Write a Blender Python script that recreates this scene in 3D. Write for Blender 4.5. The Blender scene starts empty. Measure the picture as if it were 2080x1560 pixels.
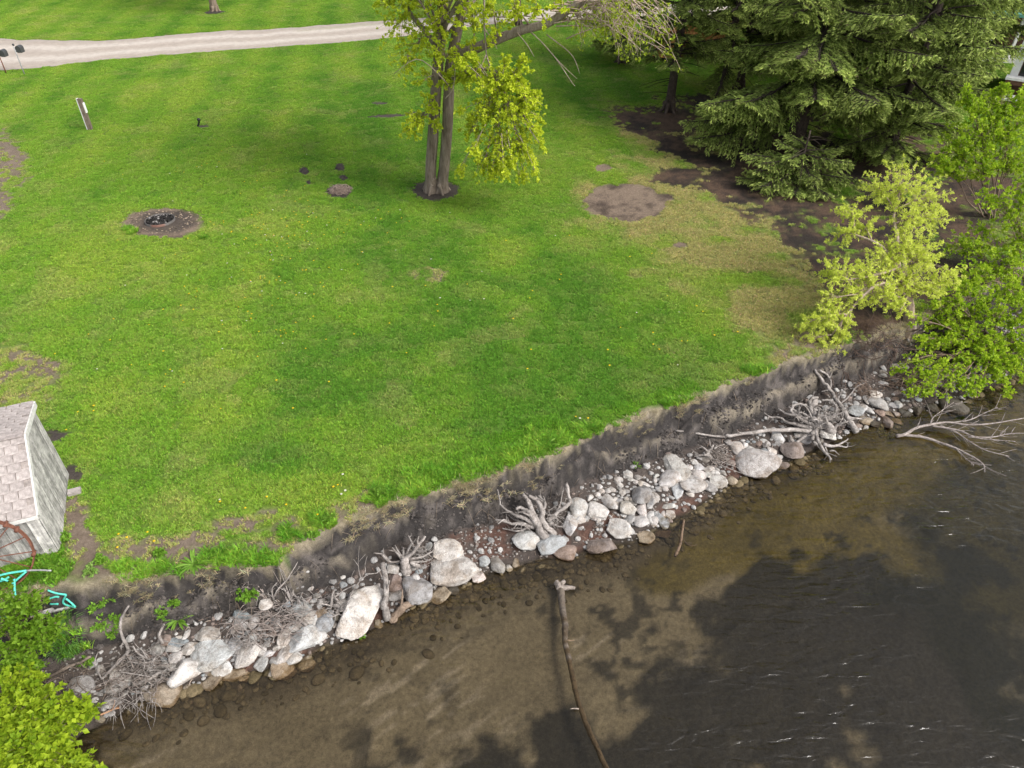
import bpy, math, numpy as np
from mathutils import Vector

# ------------------------------------------------------------------ camera, sky, sun, exposure
scene = bpy.context.scene
COL = scene.collection
CAMZ, PITCH, FPX, CX, CY = 10.0, math.radians(38.0), 1442.0, 1040.0, 780.0
cam_d = bpy.data.cameras.new("camera")
cam = bpy.data.objects.new("camera", cam_d)
COL.objects.link(cam)
cam.location = (0, 0, CAMZ)
cam.rotation_euler = (math.radians(90) - PITCH, 0, 0)
cam_d.sensor_width = 36
cam_d.lens = 36 * FPX / 2080
cam_d.clip_end = 3000
scene.camera = cam

TO_SUN = Vector((0.62, -0.36, 0.72)).normalized()
world = bpy.data.worlds.new("World")
scene.world = world
world.use_nodes = True
wn = world.node_tree
wn.nodes.clear()
sky = wn.nodes.new("ShaderNodeTexSky")
sky.sky_type = 'NISHITA'
sky.sun_disc = False
sky.sun_elevation = math.asin(TO_SUN.z)
sky.sun_rotation = math.atan2(TO_SUN.x, TO_SUN.y)
sky.dust_density = 4.0
sky.air_density = 1.0
hs = wn.nodes.new("ShaderNodeHueSaturation")
hs.inputs['Saturation'].default_value = 0.34      # thin overcast: nearly grey
bg = wn.nodes.new("ShaderNodeBackground")
bg.inputs['Strength'].default_value = 0.11
wo = wn.nodes.new("ShaderNodeOutputWorld")
wn.links.new(sky.outputs[0], hs.inputs['Color'])
wn.links.new(hs.outputs[0], bg.inputs['Color'])
wn.links.new(bg.outputs[0], wo.inputs['Surface'])

sun_d = bpy.data.lights.new("sun", 'SUN')
sun_d.energy = 1.5
sun_d.angle = math.radians(28)
sun_d.color = (1.0, 0.965, 0.91)
sun = bpy.data.objects.new("sun", sun_d)
COL.objects.link(sun)
sun.rotation_euler = TO_SUN.to_track_quat('Z', 'Y').to_euler()
sun.location = (20, -10, 40)

scene.view_settings.view_transform = 'Standard'
scene.view_settings.look = 'None'
scene.view_settings.gamma = 1
scene.view_settings.use_curve_mapping = False
scene.view_settings.exposure = 1.13

# ------------------------------------------------------------------ helpers: pixels, noise, meshes
RNG = np.random.default_rng(7)
FWD = np.array([0, math.cos(PITCH), -math.sin(PITCH)])
UPV = np.array([0, math.sin(PITCH), math.cos(PITCH)])
RGT = np.array([1.0, 0, 0])
CAMP = np.array([0, 0, CAMZ])
WZ = -1.2                                          # lake level

def ray(px, py):
    return FWD + (px - CX) / FPX * RGT - (py - CY) / FPX * UPV
def PX(px, py, z=0.0):                             # photo position -> point on a level
    d = ray(px, py)
    return CAMP + d * ((z - CAMZ) / d[2])
def AT(px, py, Y):                                 # photo position -> point at a given distance in front
    d = ray(px, py)
    return CAMP + d * (Y / d[1])
def proj(x, y, z):
    vx, vy, vz = x, y, z - CAMZ
    dep = vy * FWD[1] + vz * FWD[2]
    dep = np.where(dep < 0.05, 0.05, dep)
    return CX + FPX * vx / dep, CY - FPX * (vy * UPV[1] + vz * UPV[2]) / dep
def mpp(P):                                        # metres per photo pixel at P
    return float(np.dot(np.asarray(P) - CAMP, FWD)) / FPX

def _hash(ix, iy, s):
    h = (ix.astype(np.int64) * 374761393 + iy.astype(np.int64) * 668265263 + s * 1442695041) & 0x7fffffff
    h = ((h ^ (h >> 13)) * 1274126177) & 0x7fffffff
    return ((h ^ (h >> 16)) & 0xffff) / 65535.0
def vnoise(x, y, s=0):
    ix, iy = np.floor(x), np.floor(y)
    fx, fy = x - ix, y - iy
    fx, fy = fx * fx * (3 - 2 * fx), fy * fy * (3 - 2 * fy)
    a, b = _hash(ix, iy, s), _hash(ix + 1, iy, s)
    c, d = _hash(ix, iy + 1, s), _hash(ix + 1, iy + 1, s)
    return (a + (b - a) * fx) * (1 - fy) + (c + (d - c) * fx) * fy
def fbm(x, y, sc, s=0, o=4):
    x, y = np.asarray(x, float) / sc, np.asarray(y, float) / sc
    r, a, t = 0, 0.5, 0
    for i in range(o):
        r = r + a * vnoise(x + 17.3 * i, y - 9.1 * i, s + i)
        t += a
        a *= 0.55
        x, y = x * 2.03, y * 2.03
    return r / t
def sst(a, b, x):
    t = np.clip((x - a) / (b - a), 0, 1)
    return t * t * (3 - 2 * t)
def mixc(a, b, t):
    t = np.asarray(t)[..., None]
    return np.asarray(a) * (1 - t) + np.asarray(b) * t

def mk_mesh(name, V, quads=None, tris=None, col=None, smooth=True):
    me = bpy.data.meshes.new(name)
    V = np.ascontiguousarray(V, dtype=np.float32)
    nq = 0 if quads is None else len(quads)
    nt = 0 if tris is None else len(tris)
    me.vertices.add(len(V))
    me.vertices.foreach_set("co", V.ravel())
    loops = []
    if nq: loops.append(np.asarray(quads, dtype=np.int32).ravel())
    if nt: loops.append(np.asarray(tris, dtype=np.int32).ravel())
    loops = np.concatenate(loops)
    me.loops.add(len(loops))
    me.loops.foreach_set("vertex_index", loops)
    me.polygons.add(nq + nt)
    st = np.concatenate([np.arange(nq) * 4, nq * 4 + np.arange(nt) * 3]).astype(np.int32)
    me.polygons.foreach_set("loop_start", st)
    me.polygons.foreach_set("use_smooth", np.full(nq + nt, smooth))
    if col is not None:
        ca = me.color_attributes.new("Col", 'FLOAT_COLOR', 'POINT')
        c4 = np.ones((len(V), 4), np.float32)
        c4[:, :3] = col
        ca.data.foreach_set("color", c4.ravel())
    me.update(calc_edges=True)
    return me

class Acc:
    def __init__(s):
        s.V, s.Q, s.T, s.C, s.n = [], [], [], [], 0
    def add(s, V, Q=None, T=None, C=None):
        V = np.asarray(V, float).reshape(-1, 3)
        if Q is not None and len(Q): s.Q.append(np.asarray(Q) + s.n)
        if T is not None and len(T): s.T.append(np.asarray(T) + s.n)
        if C is None: C = np.ones((len(V), 3))
        C = np.asarray(C, float)
        if C.ndim == 1: C = np.tile(C, (len(V), 1))
        s.V.append(V); s.C.append(C); s.n += len(V)
    def mesh(s, name, smooth=True):
        V = np.concatenate(s.V); C = np.concatenate(s.C)
        Q = np.concatenate(s.Q) if s.Q else None
        T = np.concatenate(s.T) if s.T else None
        return mk_mesh(name, V, Q, T, C, smooth)
    def obj(s, name, mat, parent=None, smooth=True):
        return link(name, s.mesh(name, smooth), mat, parent)

def link(name, me, mat=None, parent=None):
    if mat is not None and not me.materials: me.materials.append(mat)
    o = bpy.data.objects.new(name, me)
    COL.objects.link(o)
    if parent is not None:
        o.parent = parent
        o.matrix_parent_inverse = parent.matrix_world.inverted() if False else o.matrix_parent_inverse
        o.location = -Vector(parent.location)      # parents are unrotated empties: child meshes are in world coordinates
    return o
def tag(o, label, cat, group=None):
    o['label'] = label; o['category'] = cat
    if group: o['group'] = group
    return o
def struct(o):
    o['kind'] = 'structure'; return o
def stuff(o):
    o['kind'] = 'stuff'; return o
def thing(name, label, cat, loc=(0, 0, 0), group=None):
    o = bpy.data.objects.new(name, None)
    o.empty_display_size = 0.2
    COL.objects.link(o)
    o.location = [float(v) for v in loc]
    return tag(o, label, cat, group)

def spl(pts, n=12):                                # Catmull-Rom through points
    P = np.asarray(pts, float)
    if len(P) == 2: P = np.array([P[0], (P[0] + P[1]) / 2, P[1]])
    E = np.concatenate([[2 * P[0] - P[1]], P, [2 * P[-1] - P[-2]]])
    out = []
    m = len(P) - 1
    for t in np.linspace(0, m, n):
        i = min(int(t), m - 1); u = t - i
        a, b, c, d = E[i], E[i + 1], E[i + 2], E[i + 3]
        out.append(0.5 * (2 * b + (c - a) * u + (2 * a - 5 * b + 4 * c - d) * u * u + (3 * b - 3 * c + d - a) * u ** 3))
    return np.array(out)
def nrm(v):
    return v / np.maximum(np.linalg.norm(v, axis=-1, keepdims=True), 1e-9)
def tubes(P, R, sides=5, rough=0.0, rng=RNG):      # batch of tubes: P (n,k,3), R (n,k) -> V, Q, T
    P = np.asarray(P, float); R = np.asarray(R, float)
    if P.ndim == 2: P, R = P[None], R[None]
    n, k, _ = P.shape
    tg = np.gradient(P, axis=1); tg = nrm(tg)
    mt = nrm(tg.mean(axis=1))
    ref = np.where(np.abs(mt[:, 2:3]) > 0.8, np.array([[1.0, 0, 0]]), np.array([[0, 0, 1.0]]))
    a = nrm(np.cross(tg, ref[:, None, :])); b = np.cross(tg, a)
    th = np.arange(sides) * 2 * math.pi / sides
    rr = R[:, :, None] * (1 + rough * (rng.random((n, k, sides)) - 0.5) * 2)
    V = P[:, :, None, :] + rr[..., None] * (np.cos(th)[None, None, :, None] * a[:, :, None, :] + np.sin(th)[None, None, :, None] * b[:, :, None, :])
    V = V.reshape(n, k * sides, 3)
    V = np.concatenate([V, P[:, :1], P[:, -1:]], axis=1)
    i = np.arange(k - 1)[:, None] * sides; j = np.arange(sides)[None, :]; j2 = (j + 1) % sides
    q = np.stack([i + j, i + j2, i + sides + j2, i + sides + j], -1).reshape(-1, 4)
    jj = np.arange(sides); j2 = (jj + 1) % sides
    t0 = np.stack([np.full(sides, k * sides), j2, jj], -1)
    t1 = np.stack([np.full(sides, k * sides + 1), (k - 1) * sides + jj, (k - 1) * sides + j2], -1)
    t = np.concatenate([t0, t1])
    off = np.arange(n)[:, None, None] * (k * sides + 2)
    return V.reshape(-1, 3), (q[None] + off).reshape(-1, 4), (t[None] + off).reshape(-1, 3)
def add_tube(acc, pts, r0, r1, n=12, sides=6, rough=0.0, col=None, rng=RNG, rpow=1.0):
    P = spl(pts, n)
    R = r0 + (r1 - r0) * np.linspace(0, 1, n) ** rpow
    V, Q, T = tubes(P, R, sides, rough, rng)
    acc.add(V, Q, T, col)
def add_box(acc, c, sx, sy, sz, X=(1, 0, 0), Y=(0, 1, 0), Z=(0, 0, 1), col=None):
    X, Y, Z = np.asarray(X, float), np.asarray(Y, float), np.asarray(Z, float)
    V = np.array([np.asarray(c) + X * sx / 2 * i + Y * sy / 2 * j + Z * sz / 2 * k for k in (-1, 1) for j in (-1, 1) for i in (-1, 1)])
    Q = [[0, 2, 3, 1], [4, 5, 7, 6], [0, 1, 5, 4], [2, 6, 7, 3], [0, 4, 6, 2], [1, 3, 7, 5]]
    acc.add(V, Q, None, col)
def leafq(P, D, S, ratio, rng, fold=0.25):         # leaves: P base, D direction, S length
    D = nrm(D); n = len(P)
    r = rng.normal(size=(n, 3)); r[:, 2] += 0.0
    W = nrm(np.cross(D, r)); U = np.cross(D, W)
    U = np.where(U[:, 2:3] < 0, -U, U)
    S = S[:, None]
    m = P + D * S * 0.45
    V = np.stack([P, m + W * S * ratio + U * S * fold * ratio * 1.2, P + D * S - U * S * 0.08, m - W * S * ratio + U * S * fold * ratio * 1.2], 1)
    return V.reshape(-1, 3), np.arange(n * 4).reshape(n, 4)

# ------------------------------------------------------------------ materials
def newmat(name):
    m = bpy.data.materials.new(name); m.use_nodes = True
    nt = m.node_tree; nt.nodes.clear()
    return m, nt
def nd(nt, t, ins=None, **kw):
    n = nt.nodes.new(t)
    for k, v in kw.items(): setattr(n, k, v)
    for k, v in (ins or {}).items():
        s = n.inputs[k]
        if isinstance(v, bpy.types.NodeSocket): nt.links.new(v, s)
        else: s.default_value = v
    return n
def mulcol(nt, a, b, fac=1.0, mode='MULTIPLY'):
    n = nt.nodes.new("ShaderNodeMix"); n.data_type = 'RGBA'; n.blend_type = mode
    n.inputs[0].default_value = fac if not isinstance(fac, bpy.types.NodeSocket) else 0
    if isinstance(fac, bpy.types.NodeSocket): nt.links.new(fac, n.inputs[0])
    for i, v in ((6, a), (7, b)):
        if isinstance(v, bpy.types.NodeSocket): nt.links.new(v, n.inputs[i])
        else: n.inputs[i].default_value = (*v, 1) if len(v) == 3 else v
    return n.outputs[2]
def ramp(nt, fac, stops):
    n = nt.nodes.new("ShaderNodeValToRGB")
    e = n.color_ramp.elements
    while len(e) < len(stops): e.new(0.5)
    for i, (p, c) in enumerate(stops):
        e[i].position = p
        e[i].color = (c, c, c, 1) if not hasattr(c, '__len__') else (*c, 1)
    nt.links.new(fac, n.inputs[0])
    return n.outputs[0]
def noise(nt, sc, det=4, rough=0.6, vec=None, dist=0.0):
    n = nd(nt, "ShaderNodeTexNoise", {'Scale': sc, 'Detail': det, 'Roughness': rough, 'Distortion': dist})
    if vec is not None: nt.links.new(vec, n.inputs['Vector'])
    return n.outputs[0]
def wpos(nt):
    return nd(nt, "ShaderNodeNewGeometry").outputs['Position']
def out(nt, s):
    o = nt.nodes.new("ShaderNodeOutputMaterial"); nt.links.new(s, o.inputs['Surface'])
def princ(nt, col, rough=0.8, spec=0.3, bump=None, bstr=0.3, bdist=0.02, **kw):
    p = nd(nt, "ShaderNodeBsdfPrincipled", {'Roughness': rough, 'Specular IOR Level': spec, **kw})
    if isinstance(col, bpy.types.NodeSocket): nt.links.new(col, p.inputs['Base Color'])
    else: p.inputs['Base Color'].default_value = (*col, 1)
    if bump is not None:
        b = nd(nt, "ShaderNodeBump", {'Strength': bstr, 'Distance': bdist, 'Height': bump})
        nt.links.new(b.outputs[0], p.inputs['Normal'])
    return p.outputs[0]
def vcol(nt):
    n = nt.nodes.new("ShaderNodeVertexColor"); n.layer_name = "Col"; return n.outputs[0]

def m_earth():                                     # soil, thatch and lake bed: kind of ground comes from the mesh
    m, nt = newmat("earth"); w = wpos(nt)
    f = noise(nt, 14, 6, 0.7, w); g = noise(nt, 70, 3, 0.7, w)
    c = mulcol(nt, vcol(nt), ramp(nt, f, [(0.25, 0.55), (0.75, 1.4)]))
    c = mulcol(nt, c, ramp(nt, g, [(0.3, 0.65), (0.72, 1.35)]))
    h = nd(nt, "ShaderNodeMath", {0: f, 1: g}, operation='ADD').outputs[0]
    out(nt, princ(nt, c, 0.95, 0.15, h, 0.6, 0.05)); return m
def m_road():
    m, nt = newmat("gravel"); w = wpos(nt)
    f = noise(nt, 3, 5, 0.6, w); g = noise(nt, 40, 3, 0.7, w)
    c = mulcol(nt, vcol(nt), ramp(nt, f, [(0.3, 0.86), (0.7, 1.1)]))
    c = mulcol(nt, c, ramp(nt, g, [(0.3, 0.8), (0.7, 1.15)]))
    out(nt, princ(nt, c, 0.95, 0.2, g, 0.5, 0.02)); return m
def leafmat(name, trans=0.3, rough=0.6, instancer=False, spec=0.2):
    m, nt = newmat(name)
    if instancer:
        a = nd(nt, "ShaderNodeAttribute", attribute_type='INSTANCER', attribute_name="tint").outputs['Color']
        w = wpos(nt)
        c = mulcol(nt, a, vcol(nt))
        c = mulcol(nt, c, ramp(nt, noise(nt, 5.0, 4, 0.65, w), [(0.3, (0.84, 0.88, 0.88)), (0.7, (1.16, 1.12, 1.05))]))
    else:
        c = vcol(nt)
    p = princ(nt, c, rough, spec)
    t = nd(nt, "ShaderNodeBsdfTranslucent", {'Color': c}).outputs[0]
    mx = nd(nt, "ShaderNodeMixShader", {0: trans, 1: p, 2: t})
    out(nt, mx.outputs[0]); return m
def m_bark(name, c0, c1, sc=6, stretch=6.0, bstr=0.7):
    m, nt = newmat(name)
    tc = nd(nt, "ShaderNodeTexCoord").outputs['Object']
    mp = nd(nt, "ShaderNodeMapping", {'Vector': tc, 'Scale': (sc, sc, sc / stretch)}).outputs[0]
    f = noise(nt, 1.6, 6, 0.72, mp, 0.6); g = noise(nt, 0.5, 3, 0.6, tc)
    c = ramp(nt, f, [(0.33, c0), (0.66, c1)])
    c = mulcol(nt, c, ramp(nt, g, [(0.3, 0.75), (0.7, 1.15)]))
    c = mulcol(nt, c, vcol(nt))
    out(nt, princ(nt, c, 0.9, 0.15, f, bstr, 0.05)); return m
def m_drift():                                     # silvered driftwood with cracks along the grain
    m, nt = newmat("driftwood"); w = wpos(nt)
    tc = nd(nt, "ShaderNodeTexCoord").outputs['Object']
    f = noise(nt, 9, 5, 0.7, tc, 1.2); g = noise(nt, 60, 3, 0.6, tc)
    c = ramp(nt, f, [(0.30, (0.10, 0.085, 0.074)), (0.52, (0.27, 0.243, 0.225)), (0.75, (0.44, 0.41, 0.385))])
    c = mulcol(nt, c, ramp(nt, g, [(0.3, 0.8), (0.7, 1.12)]))
    c = mulcol(nt, c, vcol(nt))
    out(nt, princ(nt, c, 0.85, 0.2, f, 0.6, 0.03)); return m
def m_rock():
    m, nt = newmat("granite"); w = wpos(nt)
    tc = nd(nt, "ShaderNodeTexCoord").outputs['Object']
    oi = nd(nt, "ShaderNodeObjectInfo")
    sh = nd(nt, "ShaderNodeVectorMath", {0: w, 1: oi.outputs['Random']}, operation='ADD').outputs[0]
    f = noise(nt, 7, 6, 0.65, sh); g = noise(nt, 90, 2, 0.6, sh); k = noise(nt, 2.6, 4, 0.6, sh, 0.8)
    c = mulcol(nt, oi.outputs['Color'], ramp(nt, f, [(0.30, (0.52, 0.49, 0.46)), (0.5, (0.96, 0.95, 0.94)), (0.70, (1.22, 1.22, 1.23))]))
    c = mulcol(nt, c, ramp(nt, g, [(0.33, (0.68, 0.64, 0.62)), (0.5, 1.0), (0.68, 1.2)]))
    c = mulcol(nt, c, ramp(nt, k, [(0.36, (0.78, 0.72, 0.66)), (0.52, 1.0)]))
    # stain of algae and wet at the water line, a band in height
    z = nd(nt, "ShaderNodeSeparateXYZ", {0: w}).outputs[2]
    zz = nd(nt, "ShaderNodeMath", {0: noise(nt, 5, 3, 0.6, w), 1: 0.18}, operation='MULTIPLY').outputs[0]
    zs = nd(nt, "ShaderNodeMath", {0: z, 1: zz}, operation='SUBTRACT').outputs[0]
    t = nd(nt, "ShaderNodeMapRange", {'Value': zs, 'From Min': WZ - 0.06, 'From Max': WZ - 0.02}).outputs[0]
    wet = mulcol(nt, c, (0.46, 0.38, 0.26), 1.0)
    c = mulcol(nt, wet, c, t, 'MIX')
    rg = nd(nt, "ShaderNodeMapRange", {'Value': zs, 'From Min': WZ - 0.06, 'From Max': WZ - 0.0, 'To Min': 0.35, 'To Max': 0.85}).outputs[0]
    hh = nd(nt, "ShaderNodeMath", {0: f, 1: noise(nt, 26, 4, 0.65, sh)}, operation='ADD').outputs[0]
    s = princ(nt, c, 0.8, 0.25, hh, 0.75, 0.05)
    p = [n for n in nt.nodes if n.type == 'BSDF_PRINCIPLED'][0]
    nt.links.new(rg, p.inputs['Roughness'])
    out(nt, s); return m
def m_water():
    m, nt = newmat("lake_water"); w = wpos(nt)
    def mp(rot, sx, sy):
        return nd(nt, "ShaderNodeMapping", {'Vector': w, 'Rotation': (0, 0, math.radians(rot)), 'Scale': (sx, sy, 1)}).outputs[0]
    a = noise(nt, 1.0, 2, 0.45, mp(22, 2.0, 6.0), 0.8)
    b = noise(nt, 1.0, 2, 0.5, mp(34, 6, 14), 0.4)
    k = noise(nt, 0.5, 2, 0.5, mp(58, 0.35, 1.3), 0.5)     # gusts: rippled and smooth lanes
    ks = nd(nt, "ShaderNodeMapRange", {'Value': k, 'From Min': 0.40, 'From Max': 0.58, 'To Min': 0.32, 'To Max': 1.0}).outputs[0]
    b4 = nd(nt, "ShaderNodeMath", {0: b, 1: 0.16}, operation='MULTIPLY').outputs[0]
    h = nd(nt, "ShaderNodeMath", {0: a, 1: b4}, operation='ADD').outputs[0]
    h = nd(nt, "ShaderNodeMath", {0: h, 1: ks}, operation='MULTIPLY').outputs[0]
    bp = nd(nt, "ShaderNodeBump", {'Strength': 1.0, 'Distance': 0.051, 'Height': h})
    fr = nd(nt, "ShaderNodeFresnel", {'IOR': 1.39, 'Normal': bp.outputs[0]})
    tr = nd(nt, "ShaderNodeBsdfTransparent", {'Color': (0.90, 0.865, 0.79, 1)})
    gl = nd(nt, "ShaderNodeBsdfGlossy", {'Color': (1, 1, 1, 1), 'Roughness': 0.10, 'Normal': bp.outputs[0]})
    mx = nd(nt, "ShaderNodeMixShader", {0: fr.outputs[0], 1: tr.outputs[0], 2: gl.outputs[0]})
    out(nt, mx.outputs[0]); return m
def m_flat(name, c, rough=0.7, spec=0.3, var=0.25, sc=12, metal=0.0, vc=False):
    m, nt = newmat(name); tc = nd(nt, "ShaderNodeTexCoord").outputs['Object']
    f = noise(nt, sc, 5, 0.65, tc)
    col = mulcol(nt, (*c,), ramp(nt, f, [(0.3, 1 - var), (0.7, 1 + var)]))
    if vc: col = mulcol(nt, col, vcol(nt))
    out(nt, princ(nt, col, rough, spec, f, 0.25, 0.01, Metallic=metal)); return m
def m_plank(name, c0, c1, c2, axis=(30, 30, 1.6)):
    m, nt = newmat(name); tc = nd(nt, "ShaderNodeTexCoord").outputs['Object']
    mp = nd(nt, "ShaderNodeMapping", {'Vector': tc, 'Scale': axis}).outputs[0]
    f = noise(nt, 1.0, 5, 0.7, mp, 0.3); g = noise(nt, 7.0, 5, 0.7, tc)
    mxx = nd(nt, "ShaderNodeMath", {0: f, 1: g}, operation='ADD').outputs[0]
    mxx = nd(nt, "ShaderNodeMath", {0: mxx, 1: 0.5}, operation='MULTIPLY').outputs[0]
    c = ramp(nt, mxx, [(0.36, c0), (0.5, c1), (0.62, c2)])
    c = mulcol(nt, c, vcol(nt))
    out(nt, princ(nt, c, 0.85, 0.2, f, 0.3, 0.01)); return m

M = dict(earth=m_earth(), road=m_road(), rock=m_rock(), water=m_water(), drift=m_drift(),
         grass=leafmat("grass_blade", 0.28, 0.6, True), leaf=leafmat("leaf", 0.46, 0.55), needle=leafmat("spruce_needles", 0.34, 0.6),
         weed=leafmat("weed_leaf", 0.25, 0.55), straw=leafmat("straw", 0.2, 0.8, spec=0.1),
         bark=m_bark("maple_bark", (0.10, 0.075, 0.055), (0.30, 0.25, 0.205)),
         sbark=m_bark("spruce_bark", (0.045, 0.034, 0.028), (0.13, 0.10, 0.085), 9, 2.0),
         sbough=m_bark("bough_bark", (0.03, 0.024, 0.02), (0.075, 0.060, 0.050), 9, 2.0),
         twig=m_bark("twig_bark", (0.16, 0.125, 0.10), (0.34, 0.29, 0.25), 10, 3, 0.3))

# ------------------------------------------------------------------ shore lines and terrain
TOP = [(-140, 1262), (0, 1215), (150, 1192), (240, 1172), (330, 1168), (420, 1155), (500, 1152), (578, 1142), (592, 1112), (640, 1087), (700, 1066), (760, 1036), (832, 1012), (880, 1006), (930, 985), (1000, 962), (1060, 950), (1120, 926), (1180, 893), (1250, 862), (1320, 840), (1400, 815), (1460, 790), (1520, 766), (1590, 738), (1650, 726), (1710, 705), (1790, 680), (1880, 640), (1990, 590), (2120, 520)]
TOE = [(-140, 1400), (60, 1350), (200, 1318), (330, 1282), (420, 1258), (500, 1222), (600, 1205), (700, 1180), (780, 1120), (880, 1085), (960, 1062), (1050, 1010), (1150, 986), (1240, 962), (1330, 938), (1400, 908), (1480, 884), (1560, 850), (1640, 800), (1700, 785), (1760, 748), (1850, 715), (1960, 680), (2120, 620)]
WAT = [(-140, 1640), (60, 1545), (200, 1478), (260, 1440), (340, 1412), (420, 1388), (500, 1372), (560, 1362), (620, 1338), (660, 1310), (740, 1290), (800, 1252), (860, 1222), (920, 1197), (980, 1168), (1030, 1157), (1100, 1138), (1160, 1130), (1240, 1112), (1300, 1094), (1360, 1064), (1420, 1028), (1480, 988), (1530, 962), (1600, 942), (1680, 906), (1720, 880), (1760, 872), (1830, 846), (1900, 832), (1960, 812), (2080, 757), (2160, 722)]
TOEZ = -0.92
def line(px, z, ends):
    P = np.array([PX(a, b, z)[:2] for a, b in px])
    P = P[np.argsort(P[:, 0])]
    s0 = 0.45; s1 = 0.75
    P = np.concatenate([[[P[0, 0] - 400, P[0, 1] - 400 * s0]], P, [[P[-1, 0] + 400, P[-1, 1] + 400 * s1]]])
    return P
LT, LE, LW = line(TOP, 0, 0), line(TOE, TOEZ, 0), line(WAT, WZ, 0)
def yline(L, x): return np.interp(x, L[:, 0], L[:, 1])
def shore(x):
    n = (fbm(x, x * 0 + 3.1, 0.55, 5, 3) - 0.5) * 0.34
    a = yline(LT, x) + n
    e = np.minimum(yline(LE, x), a - 0.35) + (fbm(x, x * 0 + 8.1, 0.8, 9, 2) - 0.5) * 0.2
    w = np.minimum(yline(LW, x) + (fbm(x, x * 0 + 1.7, 0.6, 2, 2) - 0.5) * 0.15, e - 0.3)
    return a, e, w
def ter(x, y):
    x, y = np.asarray(x, float), np.asarray(y, float)
    a, e, w = shore(x)
    n = fbm(x, y, 0.45, 21, 4) - 0.5
    lawn = (fbm(x, y, 7.0, 31, 3) - 0.5) * 0.10 * sst(0, 4, y - a)
    t = np.clip((a - y) / (a - e), 0, 1)
    A_ = 0.22 + 0.42 * sst(0.3, 0.7, fbm(x, x * 0 + 4.4, 1.6, 41, 3))
    tw = np.clip(t + 0.10 * n, 0, 1)
    bank = TOEZ * np.where(t >= 1, 1, A_ * sst(0.0, 0.20, tw) + (1 - A_) * (0.45 * tw + 0.55 * sst(0.52, 0.86, tw))) + (n * 0.34 + (fbm(x, y, 0.24, 23, 3) - 0.5) * 0.14) * np.sin(np.pi * np.clip(t, 0.02, 1)) ** 0.7
    u = np.clip((e - y) / (e - w), 0, 1)
    toe = TOEZ + (WZ + 0.0 - TOEZ) * u + n * 0.10
    d = np.maximum(w - y, 0)
    bed = WZ - 0.18 * (1 - np.exp(-d / 0.35)) - 0.055 * d + n * 0.07 * sst(0, 0.5, d) + 0.03 * n
    bed = np.maximum(bed, -3.2)
    return np.where(y >= a, lawn, np.where(y >= e, bank, np.where(y >= w, toe, bed)))
_TS = 1 / np.linspace(1 / 70.0, 1 / 3.5, 900)[::-1]
def on(px, py, dz=0.0):                            # photo position -> the terrain there (dz above it)
    d = ray(px, py); d = d / np.linalg.norm(d)
    ts = np.sort(np.concatenate([np.arange(6, 30, 0.02), np.arange(30, 90, 0.1)]))
    P = CAMP + ts[:, None] * d
    below = P[:, 2] <= ter(P[:, 0], P[:, 1]) + dz
    i = int(np.argmax(below)) if below.any() else len(ts) - 1
    return P[i]

def blobs(px, py, x, y, L, edge=0.45, sc=0.6, seed=50):   # irregular patches: (cx, cy, rx, ry[, rot]) -> 0..1
    n = (fbm(x, y, sc, seed, 4) - 0.5) * 2
    m = np.zeros_like(px)
    for b in L:
        cx, cy, rx, ry = b[:4]; r = math.radians(b[4]) if len(b) > 4 else 0
        dx, dy = px - cx, py - cy
        sel = (np.abs(dx) < 2 * max(rx, ry)) & (np.abs(dy) < 2 * max(rx, ry))
        if not sel.any(): continue
        u = (dx * math.cos(r) + dy * math.sin(r)) / rx; v = (-dx * math.sin(r) + dy * math.cos(r)) / ry
        q = np.sqrt(u * u + v * v)
        m = np.where(sel, np.maximum(m, 1 - sst(1 - edge * 0.35, 1 + edge * 0.35, q + n * edge)), m)
    return m

SOIL = [(884, 386, 50, 19), (618, 347, 10, 10), (690, 340, 11, 10), (697, 361, 11, 7), (627, 371, 6, 5), (690, 389, 28, 13), (785, 236, 40, 4, -3), (838, 231, 20, 4), (770, 210, 17, 3), (412, 257, 14, 4), (150, 962, 24, 18), (112, 885, 22, 14)]
MULCH = [(330, 453, 80, 31), (1270, 411, 86, 38), (1345, 402, 26, 9), (1225, 342, 18, 8), (1382, 498, 14, 7)]
BARE = [(8, 335, 50, 62), (0, 410, 30, 40), (150, 1050, 26, 52), (170, 1105, 40, 26)]
THIN = [(30, 770, 95, 62), (360, 1120, 130, 36), (730, 1035, 60, 30, -25), (560, 1110, 100, 24), (205, 1150, 70, 24), (520, 1060, 90, 26), (865, 560, 40, 16), (1640, 705, 70, 26)]
SPRUCEBED = [(1290, 246, 62, 24, 20), (1370, 240, 70, 36), (1360, 290, 60, 26, 30), (1450, 330, 90, 36, 20), (1380, 358, 48, 20), (1500, 380, 95, 36, 15), (1600, 320, 170, 60), (1620, 420, 130, 52, 15), (1640, 490, 80, 46, 35), (1720, 540, 80, 60), (1760, 600, 70, 50), (1460, 215, 90, 24), (1620, 215, 170, 34), (1800, 330, 150, 70), (1800, 470, 130, 90), (1790, 650, 90, 40), (1960, 420, 140, 90), (1960, 560, 160, 70)]
ROADDIRT = [(310, 78, 44, 6, -5)]
DRY = [(1470, 500, 230, 120, 30), (1330, 460, 130, 60), (1440, 380, 160, 60, 25), (1560, 600, 130, 70, 30), (480, 780, 130, 90), (430, 640, 90, 110), (540, 470, 100, 60), (300, 500, 200, 90), (900, 905, 130, 40, -15), (350, 190, 120, 30), (560, 1010, 200, 60), (1140, 240, 60, 30), (1330, 545, 50, 60), (150, 560, 120, 120)]
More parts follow.
